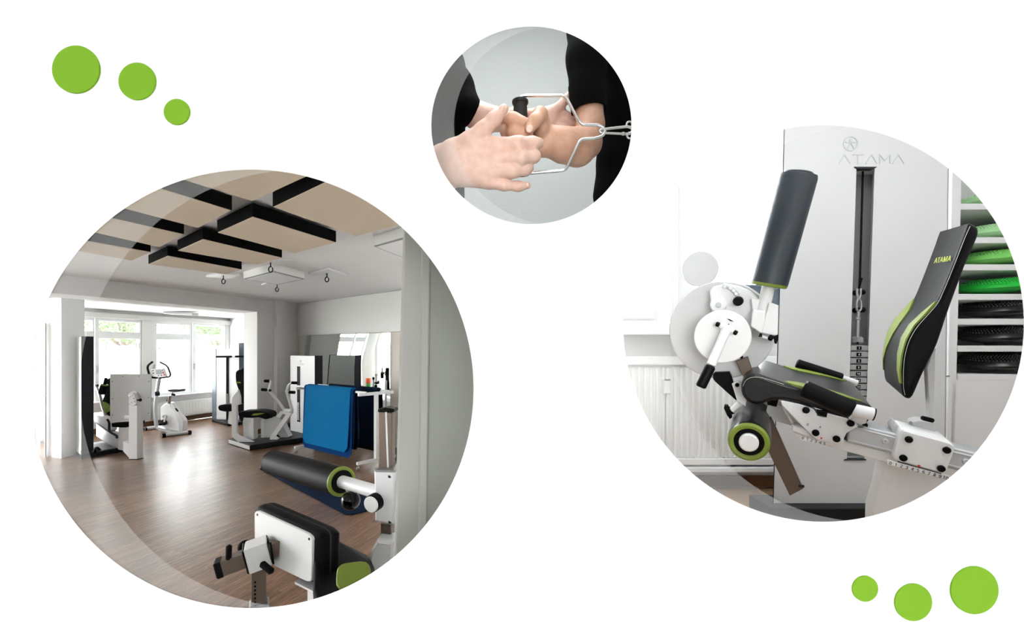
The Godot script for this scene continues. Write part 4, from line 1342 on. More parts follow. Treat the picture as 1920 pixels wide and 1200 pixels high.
func near_machine() -> void:
	# the machine close to the opening: padded roller arm above, seat with its back plate below
	var root := thing("near_machine", "closest gym machine with black roller arm and white back plate beside the door pillar", "gym machine", on_level(640, 1300) + Vector3(0, 0.0, 0))
	var l := at(509, 866, 2.5); var r := at(641, 903, 2.02)
	var ax := (r - l).normalized()
	var prof := [[0.02, -0.004], [0.048, 0.0], [0.057, 0.008], [0.0605, 0.022], [0.0615, 0.10]]
	var total := (r - l).length()
	for p in [[0.0615, total - 0.1], [0.0605, total - 0.02], [0.057, total - 0.006], [0.05, total]]:
		prof.append(p)
	var s := Shape.new()
	s.lathe(l, ax, prof, 36)
	var ro := part(root, "roller", s, M.leather)
	var ring := Shape.new()
	ring.lathe(r, ax, [[0.058, -0.012], [0.0625, -0.008], [0.0625, 0.0], [0.055, 0.004], [0.048, 0.002], [0.048, -0.01]], 36, false)
	part(ro, "green_rim", ring, M.lime)
	part(ro, "end_disc", rod(r - ax * 0.002, r + ax * 0.003, 0.048, 32), M.black)
	part(ro, "seam", rod(l + ax * 0.022, l + ax * 0.024, 0.0619, 32), M.slate)
	part(root, "roller_axle", rod(r - ax * 0.01, at(712, 924, 1.86), 0.026, 22), M.white)
	# clamp sleeve on a steel column
	var sx := Vector3.RIGHT
	part(root, "sleeve", pris([[701, 882], [739, 884], [738, 984], [703, 978]], 1.78, back(0.09), 0.006), M.white)
	part(root, "sleeve_collar", pris([[702, 880], [741, 882], [741, 886], [702, 884]], 1.775, back(0.1), 0.002), M.steel)
	part(root, "upper_column", pris([[709, 771], [735, 774], [735, 884], [709, 882]], 1.81, back(0.05), 0.003), M.steel_satin)
	part(root, "column_edge", pris([[722, 772], [725, 773], [729, 883], [726, 883]], 1.806, back(0.004)), M.pale)
	part(root, "column_cap", pris([[708, 768], [722, 764.5], [738, 767], [739, 772.5], [708, 772.5]], 1.8, back(0.07), 0.004), M.black)
	part(root, "lower_column", pris([[713, 982], [733, 984], [733, 1020], [713, 1018]], 1.81, back(0.05), 0.003), M.steel_satin)
	for q in [[730.5, 893.5], [731, 979]]:
		part(root, "screw", rod(at(q[0], q[1], 1.779), at(q[0], q[1], 1.79), 0.006, 12), M.slate)
	var k := at(694, 947, 1.70)
	var kd := Vector3(-0.35, -0.1, 0.9).normalized()
	var kn := part(root, "end_knob", rod(k, k - kd * 0.02, 0.029, 30, 0.003), M.white)
	part(kn, "knob_rim", rod(k - kd * 0.006, k - kd * 0.04, 0.0315, 30, 0.004), M.black)
	part(kn, "knob_shaft", rod(k - kd * 0.035, at(715, 940, 1.8), 0.014, 14), M.white)
	var ball := Shape.new()
	ball.ball(at(657.5, 938.5, 1.95), Vector3.ONE * 0.038, Basis.IDENTITY, 28)
	var bl := part(root, "ball_knob", ball, M.gloss_black)
	part(bl, "ball_shaft", rod(at(657, 925, 1.95), at(651, 918, 1.98), 0.008, 12), M.steel)
	# white bracket and the seat below
	part(root, "seat_bracket", pris([[706, 1014], [737, 1018], [734, 1080], [689, 1082], [692, 1052], [697, 1030]], 1.74, back(0.1), 0.008), M.white)
	part(root, "bracket_catch", rod(at(683, 1064, 1.73), at(694, 1066, 1.73), 0.012, 14, 0.003), M.black)
	# back plate and pad, turned to the left
	var o := at(533, 1024, 1.72)
	var tl := at(479, 954.5, 1.80); var tr := at(587.5, 1004, 1.56); var br := at(586, 1094, 1.545); var bl2 := at(479.5, 1043, 1.785)
	var n := (tr - tl).cross(bl2 - tl).normalized()
	if n.z < 0.0: n = -n
	var x := (tr - tl).normalized(); var y := n.cross(x).normalized()
	var w := (tr - tl).length(); var h := (bl2 - tl).length()
	var c := (tl + br) / 2.0
	var plate_xy := func(grow: float, r0: float, off: float) -> Array:
		var pts := []
		for p in rounded(Vector3.ZERO, Vector3.RIGHT, Vector3.UP, 1.0 + 0.0, 1.0, 0.1):
			# follow the four corners of the plate
			var f := Vector2(p.x + 0.5, 0.5 - p.y)
			var q: Vector3 = tl.lerp(tr, f.x).lerp(bl2.lerp(br, f.x), f.y)
			pts.append(c + (q - c) * grow + n * off)
		return pts
	var padm := part(root, "back_pad", pad(plate_xy.call(1.16, 0.1, -0.004), -n * 0.085, 0.03, 5), M.leather)
	var gs := pad(plate_xy.call(1.165, 0.1, -0.038), -n * 0.010, 0.004, 2)
	part(padm, "piping", gs, M.slate)
	var pl := Shape.new()
	pl.prism(plate_xy.call(1.0, 0.1, 0.004), -n * 0.012, 0.002)
	var plate := part(root, "back_plate", pl, M.white)
	for q in [[483, 965], [580, 1010.5], [578, 1084], [486, 1036]]:
		var sp := on_plane(q[0], q[1], tl + n * 0.004, n)
		part(plate, "screw", rod(sp + n * 0.002, sp - n * 0.003, 0.0042, 12), M.slate)
	# horizontal tube through a white clamp, on a steel upright
	var t0 := at(412, 1064, 1.62); var t1 := at(530, 1022, 1.70)
	var up := Vector3(0.15, 1, 0.1).normalized()
	part(root, "slide_tube", bar(t0, t1, 0.05, 0.05, Vector3.UP, 0.004), M.steel_satin)
	part(root, "tube_cap", bar(t0 - (t1 - t0).normalized() * 0.012, t0 + (t1 - t0).normalized() * 0.012, 0.053, 0.053, Vector3.UP, 0.004), M.black)
	var dirt := (t1 - t0).normalized()
	part(root, "clamp_block", bar(at(463, 1046, 1.655), at(505, 1031, 1.685), 0.085, 0.085, Vector3.UP, 0.004), M.white)
	part(root, "clamp_edge", bar(at(459, 1047.5, 1.652), at(463, 1046, 1.655), 0.082, 0.082, Vector3.UP, 0.003), M.black)
	part(root, "clamp_edge", bar(at(505, 1031, 1.685), at(508, 1030, 1.688), 0.082, 0.082, Vector3.UP, 0.003), M.black)
	part(root, "clamp_slot", bar(at(474, 1026.5, 1.665) + Vector3(0, 0.0, 0.01), at(481, 1027, 1.67) + Vector3(0, 0.0, 0.01), 0.006, 0.004), M.black)
	part(root, "plate_mount", bar(at(526, 1023, 1.70), at(533, 1021, 1.71), 0.07, 0.075, Vector3.UP, 0.004), M.white)
	part(root, "lever", rod(at(428.5, 1052, 1.62), at(429.5, 1022, 1.60), 0.0095, 14, 0.006), M.black)
	part(root, "lever", rod(at(490, 1056, 1.62), at(511, 1073, 1.60), 0.0115, 14, 0.006), M.black)
	part(root, "clamp_knob", rod(at(459, 1026, 1.70), at(461, 1024, 1.75), 0.023, 22, 0.006), M.black)
	part(root, "upright_tube", bar(at(486, 1054, 1.69), at(486, 1160, 1.69), 0.045, 0.045, Vector3(0.5, 0, 1).normalized(), 0.003), M.steel_satin)
	for k2 in 7:
		part(root, "tube_hole", rod(at(478.3, 1092 + k2 * 7.5, 1.66), at(478.3, 1092 + k2 * 7.5, 1.68), 0.0035, 10), M.black)
	part(root, "upright_collar", bar(at(486, 1128, 1.69), at(486, 1175, 1.69), 0.062, 0.062, Vector3(0.5, 0, 1).normalized(), 0.004), M.grey)
	part(root, "floor_leg", bar(at(486, 1170, 1.69), Vector3(at(486, 1170, 1.69).x, 0.0, at(486, 1170, 1.69).z), 0.07, 0.07, Vector3(0.5, 0, 1).normalized(), 0.004), M.white)
	# bench cushion running from the pad to the bracket, green side
	var bench := [at(590, 990, 1.66), at(614, 1001, 1.78), at(693, 1039, 1.80), at(702, 1058, 1.66), at(694, 1096, 1.46), at(600, 1128, 1.42), at(586, 1100, 1.46)]
	var bn := part(root, "bench_cushion", pad(bench, Vector3(0, -0.07, -0.01), 0.02, 4), M.leather)
	var gp := smooth(ats([[631, 1072], [637, 1060], [650, 1055], [686, 1053], [690, 1076], [636, 1103]], 1.45), 3)
	gp = gp.map(func(p): return on_plane(MIDX + FOCAL * p.x / -p.z, HORIZON - FOCAL * (p.y - EYE) / -p.z, at(650, 1085, 1.47), Vector3(0.1, 0.75, 0.65)))
	var gsh := Shape.new()
	gsh.prism(gp, Vector3(0, -0.015, -0.012), 0.003)
	part(bn, "green_panel", gsh, M.lime)
	part(root, "bench_rail", pris([[552, 1092, 1.6], [576, 1104, 1.56], [600, 1118, 1.5], [600, 1150, 1.5], [576, 1150, 1.56], [576, 1108, 1.57], [552, 1096, 1.61]], 1.55, back(0.08), 0.003), M.white)
	part(root, "floor_leg", bar(at(720, 1060, 1.82), Vector3(at(720, 1060, 1.82).x, 0.0, -1.82), 0.07, 0.07, Vector3.BACK, 0.004), M.white)
	part(root, "floor_beam", bar(Vector3(at(720, 1060, 1.82).x, 0.03, -1.82), Vector3(at(486, 1170, 1.69).x, 0.03, -1.69), 0.08, 0.06, Vector3.UP, 0.005), M.white)


# ---------------------------------------------------------------- the small room of the two people
func slanted(px0: float, py0: float, px1: float, py1: float, d0: float, d1: float, t: Vector3) -> Shape:
	var s := Shape.new()
	s.prism([at(px0, py0, d0), at(px1, py1, d0), at(px1, py1, d1), at(px0, py0, d1)], t)
	return s


func consult_shell() -> void:
	struct("wall_consult_back", pris([[770, 356], [1020, 622], [1214, 337], [1216, -20], [770, -20]], 2.0, back(0.06)), M.backdrop)
	# the floor falls to both sides of a valley between the neighbouring rooms
	struct("floor_consult", slanted(770, 355, 1020, 621, 0.785, 2.02, Vector3(-0.012, -0.012, 0)), M.backdrop)
	struct("floor_consult_slope", slanted(1020, 621, 1216, 333, 0.785, 2.02, Vector3(0.012, -0.012, 0)), M.backdrop)
	for w in [[777.0, 364.0, -0.03, "wall_consult_left"], [1214.0, 337.0, 0.03, "wall_consult_right"]]:
		var a := at(w[0], w[1], 0.785); var b := at(w[0], w[1], 2.02)
		var s := Shape.new()
		s.prism([a, b, Vector3(b.x, 3.0, b.z), Vector3(a.x, 3.0, a.z)], Vector3(w[2], 0, 0))
		struct(w[3], s, M.backdrop)
	var ce := Shape.new()
	ce.box(Vector3(1.45, 3.07, -1.85), Vector3(4.4, 0.12, 2.14))
	struct("ceiling_consult", ce, M.white_soft)


func two_people() -> void:
	# person on the left: guiding hand in front, the other arm reaching behind the grip
	var left := thing("person", "person at left in a black shirt cupping the other's fist with a pale open hand", "person", at(826, 375, 1.15))
	var hand := [
		chain([[818, 320, 1.07, 33], [838, 312, 0.98, 39], [856, 303, 0.945, 36]]) + chain([[852, 290, 0.945, 27], [927, 275, 0.925, 17]]) + chain([[856, 300, 0.945, 27], [931, 299, 0.92, 16]])
		+ chain([[858, 314, 0.945, 27], [927, 322, 0.923, 15]]) + chain([[862, 326, 0.945, 24], [918, 341, 0.93, 13]]) + chain([[858, 287, 0.945, 24], [884, 266, 0.93, 19], [900, 252, 0.925, 14]]),
		chain([[922, 274, 0.925, 16], [972, 270, 0.915, 13], [998, 269.5, 0.928, 11.5], [1010, 268.5, 0.938, 10]]),
		chain([[926, 299, 0.92, 15], [976, 296.5, 0.912, 12.5], [1000, 293, 0.925, 11.2], [1004, 291.5, 0.935, 10]]),
		chain([[922, 322, 0.923, 14], [962, 320.5, 0.917, 11.5], [984, 317, 0.928, 10.3], [992, 315, 0.935, 9]]),
		chain([[914, 341, 0.93, 12.5], [945, 346.5, 0.93, 9.3], [972, 349.5, 0.937, 7.8], [989, 348, 0.943, 6.4]]),
		chain([[882, 268, 0.93, 18], [906, 244, 0.92, 14], [927, 222.5, 0.915, 11.5], [945, 204, 0.915, 8.8]])]
	var body := skin(hand, 0.003, 0.012, 0.006)
	var reach := [
		chain([[862, 200, 1.11, 26], [905, 222, 1.12, 25], [965, 226, 1.13, 19], [1003, 222, 1.13, 15]]) + chain([[1000, 222, 1.13, 15], [1036, 212, 1.13, 14]]) + chain([[1000, 226, 1.13, 14], [1034, 226, 1.13, 13]]),
		chain([[1034, 210, 1.13, 10], [1050, 200, 1.12, 7.5], [1060, 187, 1.12, 6.5], [1067, 177, 1.12, 5.5]]),
		chain([[1034, 216, 1.13, 9], [1058, 216, 1.13, 7.5], [1078, 221, 1.13, 6]]),
		chain([[1032, 226, 1.13, 9], [1058, 227, 1.13, 7.5], [1080, 232, 1.13, 6]]),
		chain([[1030, 235, 1.13, 9], [1054, 239, 1.13, 7], [1074, 243, 1.13, 6]])]
	body.add(skin(reach, 0.004, 0.012, 0.006))
	var lb := part(left, "body", body, M.skin_fair, 75.0)
	var nail := Shape.new()
	nail.ball(at(941, 203, 0.907), Vector3(0.0075, 0.0055, 0.003), Basis(Vector3.FORWARD, -0.85), 14)
	nail.ball(at(987, 346, 0.937), Vector3(0.0055, 0.004, 0.002), Basis.IDENTITY, 12)
	part(lb, "fingernail", nail, M.nail, 75.0)
	var shirt := skin([
		chain([[832, 128, 1.16, 30], [835, 250, 1.16, 33], [834, 366, 1.16, 33]]) + chain([[833, 120, 1.30, 34], [835, 366, 1.32, 36]]) + chain([[833, 120, 1.46, 32], [835, 366, 1.46, 34]])
		+ chain([[838, 122, 1.13, 27], [856, 160, 1.12, 28], [873, 203, 1.105, 30.5]]) + chain([[834, 95, 1.2, 26], [840, 120, 1.14, 28]]) + chain([[822, 128, 1.10, 24], [816, 250, 1.10, 25], [816, 300, 1.09, 33]])], 0.007, 0.025, 0.01)
	var ls := part(left, "shirt", shirt, M.cloth_black, 75.0)
	write_on(ls, "shirt_print", "in", at(836, 147, 1.105), Vector3(1, 0.08, -0.1), Vector3.UP, 0.02, M.print_pale)
	# person on the right: fist round the grip, forearm, sleeve
	var right := thing("person", "person at right in a black shirt gripping the black handle with one fist", "person", at(1160, 380, 1.2))
	var arm := [
		chain([[1012, 226, 1.03, 15], [1016, 252, 1.03, 18], [1036, 264, 1.035, 25], [1056, 272, 1.045, 31], [1082, 276, 1.07, 33.5], [1098, 269, 1.09, 29]]) + chain([[1100, 266, 1.09, 27], [1107, 235, 1.10, 25], [1104, 190, 1.11, 27]])
		+ chain([[1014, 232, 1.02, 15], [1012, 275, 1.03, 17], [1036, 270, 1.035, 24]]) + chain([[1012, 217, 1.02, 13], [1013, 240, 1.0, 14]]),
		chain([[1002, 219, 1.05, 12], [962, 216, 1.045, 12], [950, 221, 1.01, 12], [962, 225, 0.975, 12.5], [980, 230, 0.968, 11.5]]),
		chain([[1004, 243, 1.05, 12], [962, 242, 1.045, 12], [951, 246, 1.01, 11.5], [966, 249, 0.975, 11], [990, 253, 0.970, 10]]),
		chain([[1004, 264, 1.05, 12], [964, 264, 1.045, 12], [953, 267, 1.01, 11], [966, 270, 0.98, 10.5], [985, 272, 0.975, 10]]),
		chain([[1004, 284, 1.05, 11], [968, 284, 1.045, 11], [957, 286, 1.01, 10], [970, 288, 0.985, 9.5], [984, 289, 0.98, 9]]),
		chain([[1014, 236, 1.0, 14], [1013, 214, 0.982, 12], [1003, 226, 0.962, 11], [993, 242, 0.955, 9.5]])]
	var rb := part(right, "body", skin(arm, 0.003, 0.012, 0.005), M.skin_tan, 75.0)
	var n2 := Shape.new()
	n2.ball(at(993, 241.5, 0.9465), Vector3(0.0068, 0.008, 0.0028), Basis(Vector3.FORWARD, 0.4), 16)
	part(rb, "fingernail", n2, M.nail, 75.0)
	var rs := skin([
		chain([[1152, 60, 1.20, 26], [1160, 200, 1.20, 28], [1156, 300, 1.20, 34], [1150, 366, 1.20, 38]]) + chain([[1160, 60, 1.34, 30], [1158, 366, 1.34, 36]]) + chain([[1160, 60, 1.48, 30], [1158, 366, 1.48, 36]])
		+ chain([[1102, 40, 1.13, 37], [1100, 110, 1.115, 35.5], [1100, 178, 1.11, 33]]) + chain([[1102, 50, 1.13, 36], [1150, 40, 1.2, 36]]) + chain([[1168, 80, 1.2, 26], [1168, 366, 1.2, 34]])], 0.007, 0.022, 0.01)
	var cuff := Shape.new()
	cuff.lathe(at(1100.5, 176, 1.11), at(1104, 209, 1.11) - at(1100.5, 176, 1.11), [[0.0415, -0.02], [0.0415, 0.0], [0.0412, 0.02], [0.0408, 0.0405], [0.0395, 0.0412], [0.037, 0.040], [0.037, 0.0]], 36, false)
	var rsh := part(right, "shirt", rs, M.cloth_black, 75.0)
	part(rsh, "sleeve_hem", cuff, M.cloth_black, 60.0)
	# cable handle: rubber grip, bent chrome stirrup
	var g0 := at(975.2, 188, 1.0); var g1 := at(978.5, 327, 1.0)
	var grip := thing("cable_handle", "black rubber grip on a bent chrome stirrup held in the fist", "cable handle", g1)
	var gs := Shape.new()
	var gl := (g1 - g0).length()
	gs.lathe(g0, g1 - g0, [[0.006, 0.002], [0.011, 0.0], [0.0165, 0.001], [0.0172, 0.004], [0.0165, 0.0075], [0.0148, 0.0085], [0.0140, 0.012], [0.0146, 0.025], [0.0158, 0.036], [0.0150, 0.045], [0.0150, gl - 0.02], [0.0165, gl - 0.006], [0.0165, gl]], 32)
	part(grip, "rubber_grip", gs, M.rubber)
	var wire := pipe_px([[975.5, 200], [975.5, 181], [986, 179.3], [1056, 179], [1062.5, 184.5], [1085, 227], [1092, 234], [1120, 234], [1131, 239], [1135, 246.5], [1131, 254], [1119, 259], [1092, 261], [1085, 267], [1063, 314], [1057, 319.5], [988, 325.5], [978, 326]], 1.0, 0.0033, 0.008, 12)
	part(grip, "chrome_stirrup", wire, M.chrome)
	var hook := thing("snap_hook", "chrome snap hook joining the stirrup to the cable", "snap hook", at(1150, 252, 1.0))
	part(hook, "hook_body", pipe_px([[1127, 249, 1.0], [1124, 246.5, 1.0], [1126, 243.2, 1.0], [1140, 241.5, 1.0], [1176, 237.2, 1.0], [1185, 240, 1.0], [1186, 247, 1.0], [1179, 251, 1.0], [1172, 251.2, 1.0]], 1.0, 0.003, 0.006, 12), M.chrome)
	part(hook, "hook_gate", rod(at(1126, 249.2, 1.0), at(1170, 250.8, 1.0), 0.0026, 12, 0.001), M.chrome)
	part(hook, "gate_collar", rod(at(1166, 250.6, 1.0), at(1171, 250.8, 1.0), 0.004, 12, 0.001), M.chrome)
	var er := Shape.new()
	for q in [[1180, 233.5], [1181, 254]]:
		var pts := []
		for i in 17: pts.append(at(q[0], q[1], 1.0) + Vector3(cos(TAU * i / 16.0) * 0.006, sin(TAU * i / 16.0) * 0.006, 0))
		er.tube(pts, 0.0022, 8)
	part(hook, "hook_eye", er, M.chrome)


# ---------------------------------------------------------------- the leg machine's room
func leg_room_shell() -> void:
	var y0 := 0.806
	var fl := Shape.new()
	fl.prism([at(1025, 700, 0.8) * Vector3(1, 0, 1), Vector3(3.6, 0, -0.8), Vector3(3.6, 0, -2.85), at(1025, 700, 2.85) * Vector3(1, 0, 1)].map(func(p): return p + Vector3(0, y0 - 0.1, 0)), Vector3(0, 0.1, 0))
	struct("floor_leg_room", fl, M.wood_floor)
	var bw := Shape.new()
	var z := -2.75
	var xw0 := 0.16; var xw1 := 1.66
	bw.prism([Vector3(0.1, y0, z), Vector3(3.5, y0, z), Vector3(3.5, 1.745, z), Vector3(0.1, 1.745, z)], back(0.12))
	bw.prism([Vector3(xw1, 1.745, z), Vector3(3.5, 1.745, z), Vector3(3.5, 3.02, z), Vector3(xw1, 3.02, z)], back(0.12))
	struct("wall_leg_room_back", bw, M.wall)
	struct("wall_leg_room_right", wall(Vector3(3.4, 0, -2.85), Vector3(3.4, 0, -0.78), y0 - 0.1, 3.02, -0.1), M.wall)
	var dv := Shape.new()
	var d0 := at(1020, 623, 0.785); var d1 := at(1020, 623, 2.85)
	dv.prism([Vector3(d0.x, 0, d0.z), Vector3(d1.x, 0, d1.z), d1, d0], Vector3(-0.02, 0, 0))
	var d2 := at(1020, 623, 2.04)
	dv.prism([d2, d1, Vector3(d1.x, 3.0, d1.z), Vector3(d2.x, 3.0, d2.z)], Vector3(-0.02, 0, 0))
	struct("wall_divider", dv, M.wall)
	struct("baseboard_leg_room", pris([[1080, 913], [1560, 913], [1560, 891], [1080, 891]], 2.745, Vector3(0, 0, 0.012)), M.wood_dark)


func leg_room_window() -> void:
	var root := Node3D.new()
	root.name = "window_5"
	root.position = at(1270, 600, 2.75)
	origin[root] = root.position
	root.set_meta("kind", "structure")
	add_child(root)
	var z := 2.72
	var f := Shape.new()
	for q in [[1231, -60, 1304, 602], [1468, -60, 1500, 602], [1020, 562, 1231, 602], [1304, 562, 1468, 602]]:
		f.add(pris([[q[0], q[1]], [q[2], q[1]], [q[2], q[3]], [q[0], q[3]]], z, back(0.05), 0.003))
	part(root, "window_frame", f, M.frame_soft)
	part(root, "mullion_cover", pris([[1263, -60], [1273, -60], [1273, 602], [1263, 602]], z - 0.02, back(0.02), 0.003), M.frame_dim)
	part(root, "bottom_rail", pris([[1020, 574], [1228, 574], [1228, 598], [1020, 598]], z - 0.02, back(0.02), 0.004), M.frame_dim)
	part(root, "glass_pane", pris([[1020, -60], [1231, -60], [1231, 562], [1020, 562]], z + 0.02, back(0.004)), M.glass)
	part(root, "glass_pane", pris([[1304, -60], [1468, -60], [1468, 562], [1304, 562]], z + 0.02, back(0.004)), M.glass)
	struct("trim_sill_leg_room", pris([[1010, 622], [1470, 622], [1470, 628], [1010, 628]], 2.62, back(0.13), 0.003), M.frame)
	# ribbed radiator with its valve
	var r := thing("radiator", "ribbed white radiator with a valve under the leg machine's window", "radiator", at(1300, 870, 2.68))
	part(r, "back_panel", pris([[1090, 672], [1458, 672], [1458, 870], [1090, 870]], 2.69, back(0.05), 0.004), M.radiator)
	part(r, "top_cover", pris([[1088, 668], [1460, 668], [1460, 685], [1088, 685]], 2.665, back(0.07), 0.004), M.radiator)
	part(r, "bottom_cover", pris([[1088, 860], [1460, 860], [1460, 872], [1088, 872]], 2.672, back(0.06), 0.004), M.radiator)
	for k in 32:
		var px := 1094.0 + k * 11.3
		part(r, "rib", pris([[px, 688], [px + 6.6, 688], [px + 6.6, 858], [px, 858]], 2.679, back(0.02), 0.004), M.radiator)
	var v := part(r, "valve", pris([[1245, 712], [1259, 712], [1259, 739], [1245, 739]], 2.63, back(0.05), 0.006), M.white)
	part(v, "valve_slot", pris([[1247, 711], [1257, 711], [1257, 714], [1247, 714]], 2.628, back(0.01)), M.grey)
	part(r, "valve_pipe", pipe_px([[1252, 690], [1252, 765], [1252, 890]], 2.655, 0.009, 0.02), M.white)
	part(r, "base_rail", pris([[1060, 877], [1475, 877], [1475, 886], [1060, 886]], 2.66, back(0.08), 0.003), M.frame)


func leg_cabinet() -> void:
	var d := 2.18
	var deep := Vector3(0.075, 0, -0.12)
	var root := thing("weight_cabinet", "tall white cabinet with dark cable slot and weight stack behind the leg machine", "weight cabinet", at(1600, 985, d))
	part(root, "front", pris([[1450, 950], [1585, 950], [1610.3, 182], [1473, 182]], d, deep), M.pale)
	part(root, "front", pris([[1618, 950], [1770, 950], [1779, 182], [1644.6, 182]], d, deep), M.pale)
	part(root, "slot_lintel", pris([[1605.9, 314], [1640.1, 314], [1644.7, 182], [1610.2, 182]], d, deep), M.pale)
	part(root, "slot_base", pris([[1584.9, 950], [1618.1, 950], [1621.1, 863], [1587.8, 863]], d, deep), M.pale)
	part(root, "dark_edge", pris([[1448.5, 952], [1450.3, 952], [1473.2, 180], [1471.4, 180]], d - 0.002, deep), M.slate)
	part(root, "dark_edge", pris([[1770, 952], [1771.5, 952], [1780.5, 180], [1779, 180]], d - 0.001, deep), M.grey)
	part(root, "slot_back", pris([[1575, 880], [1640, 880], [1660, 300], [1590, 300]], d + 0.09, back(0.02)), M.grey)
	part(root, "slot_rim", pris([[1602, 312.5], [1645.5, 312.5], [1640, 316], [1607, 316]], d - 0.006, back(0.03)), M.slate)
	part(root, "slot_rim", pris([[1583, 863], [1624.5, 863], [1624.5, 861], [1586, 861]], d - 0.006, back(0.03)), M.slate)
	part(root, "plinth", pris([[1446, 953], [1800, 953], [1800, 992], [1446, 992]], d - 0.07, back(0.2), 0.004), M.platform)
	part(root, "plinth_rim", pris([[1445, 947], [1800, 947], [1800, 951.5], [1445, 951.5]], d - 0.02, back(0.1), 0.002), M.silver)
	cabinet_text(root, at(1634, 307, d - 0.001), Vector3.RIGHT, 0.047, M.print_faint, -0.094)
	# guide rods, cable, connector
	part(root, "cable", pipe_px([[1618, 316, d + 0.05], [1612.5, 520, d + 0.02], [1611, 542, d + 0.02]], d, 0.0045, 0.01), M.black)
	part(root, "cable_tail", rod(at(1616, 521, d), at(1611, 540, d + 0.01), 0.004), M.black)
	for k in [[541, 556], [575, 588]]:
		part(root, "connector_plate", rod(at(1600, (k[0] + k[1]) / 2.0 + 1, d + 0.02), at(1621, (k[0] + k[1]) / 2.0 - 1, d + 0.02), 0.012, 14, 0.004), M.black)
	var con := Shape.new()
	con.tube(Shape.bend(ats([[1607, 541], [1607, 552], [1609, 560], [1606, 566], [1606, 580], [1610, 584], [1614.5, 580], [1614.5, 566], [1611, 560], [1613.5, 552], [1613.5, 541]], d), 0.008), 0.005, 8)
	con.cyl(at(1609.5, 584, d), at(1608.5, 632, d), 0.007, 0.007, 12)
	part(root, "connector", con, M.steel)
	part(root, "connector_nut", rod(at(1609, 594, d), at(1608.8, 600, d), 0.011, 10, 0.003), M.steel)
	var cap := part(root, "stack_head", rod(at(1607.5, 631, d + 0.03), at(1607, 645, d + 0.03), 0.024, 18, 0.008), M.grey)
	part(cap, "head_hole", rod(at(1608, 643, d + 0.002), at(1608, 643, d + 0.02), 0.005, 10), M.black)
	var digits := ["2", "4", "6", "8", "10", "12", "14", "16", "18"]
	for k in 9:
		var y := 647.5 + k * 12.1
		var x := 1595.0 - k * 0.35
		var p := part(root, "weight_plate", pris([[x, y + 10.2], [x + 33.5, y + 10.2], [x + 33.7, y], [x + 0.2, y]], d + 0.005, back(0.05), 0.002), M.plate)
		part(p, "number_tag", pris([[x + 12, y + 8.4], [x + 20.5, y + 8.4], [x + 20.5, y + 1.8], [x + 12, y + 1.8]], d + 0.003, back(0.003)), M.black)
		write_on(p, "number", digits[k], at(x + 16.2, y + 5.2, d + 0.0025), Vector3.RIGHT, Vector3.UP, 0.013, M.print_pale)


var deep_in := Vector3(0.47, 0.124, -0.87).normalized()   # the leg machine's width, pointing away from the eye

func leg(px: float, py: float, off := 0.0) -> Vector3:
	return on_plane(px, py, at(1500, 760, 1.55) + deep_in * off, deep_in)

func legs(list: Array, off := 0.0) -> Array:
	return list.map(func(p): return leg(p[0], p[1], off))

func leg_plate(list: Array, off: float, t: float, bev := 0.003) -> Shape:
	var s := Shape.new()
	s.prism(legs(list, off), deep_in * t, bev)
	return s

func leg_disc(px: float, py: float, r: float, off: float, t: float, bev := 0.003, sides := 40) -> Shape:
	return rod(leg(px, py, off), leg(px, py, off) + deep_in * t, r * leg(px, py, off).z * -1.0 / FOCAL * 1.07, sides, bev)

func ribbon(edge: Array, o1: Array, o2: Array, lift: Vector3) -> Shape:
	# an inlaid strip that follows an edge of a cushion, between two depths across its width
	var s := Shape.new()
	var rings := []
	for i in edge.size():
		var a: Vector3 = edge[i] + deep_in * o1[i]; var b: Vector3 = edge[i] + deep_in * o2[i]
		rings.append([a - lift * 2.0, b - lift * 2.0, b + lift, a + lift])
	s.loft(rings)
	return s


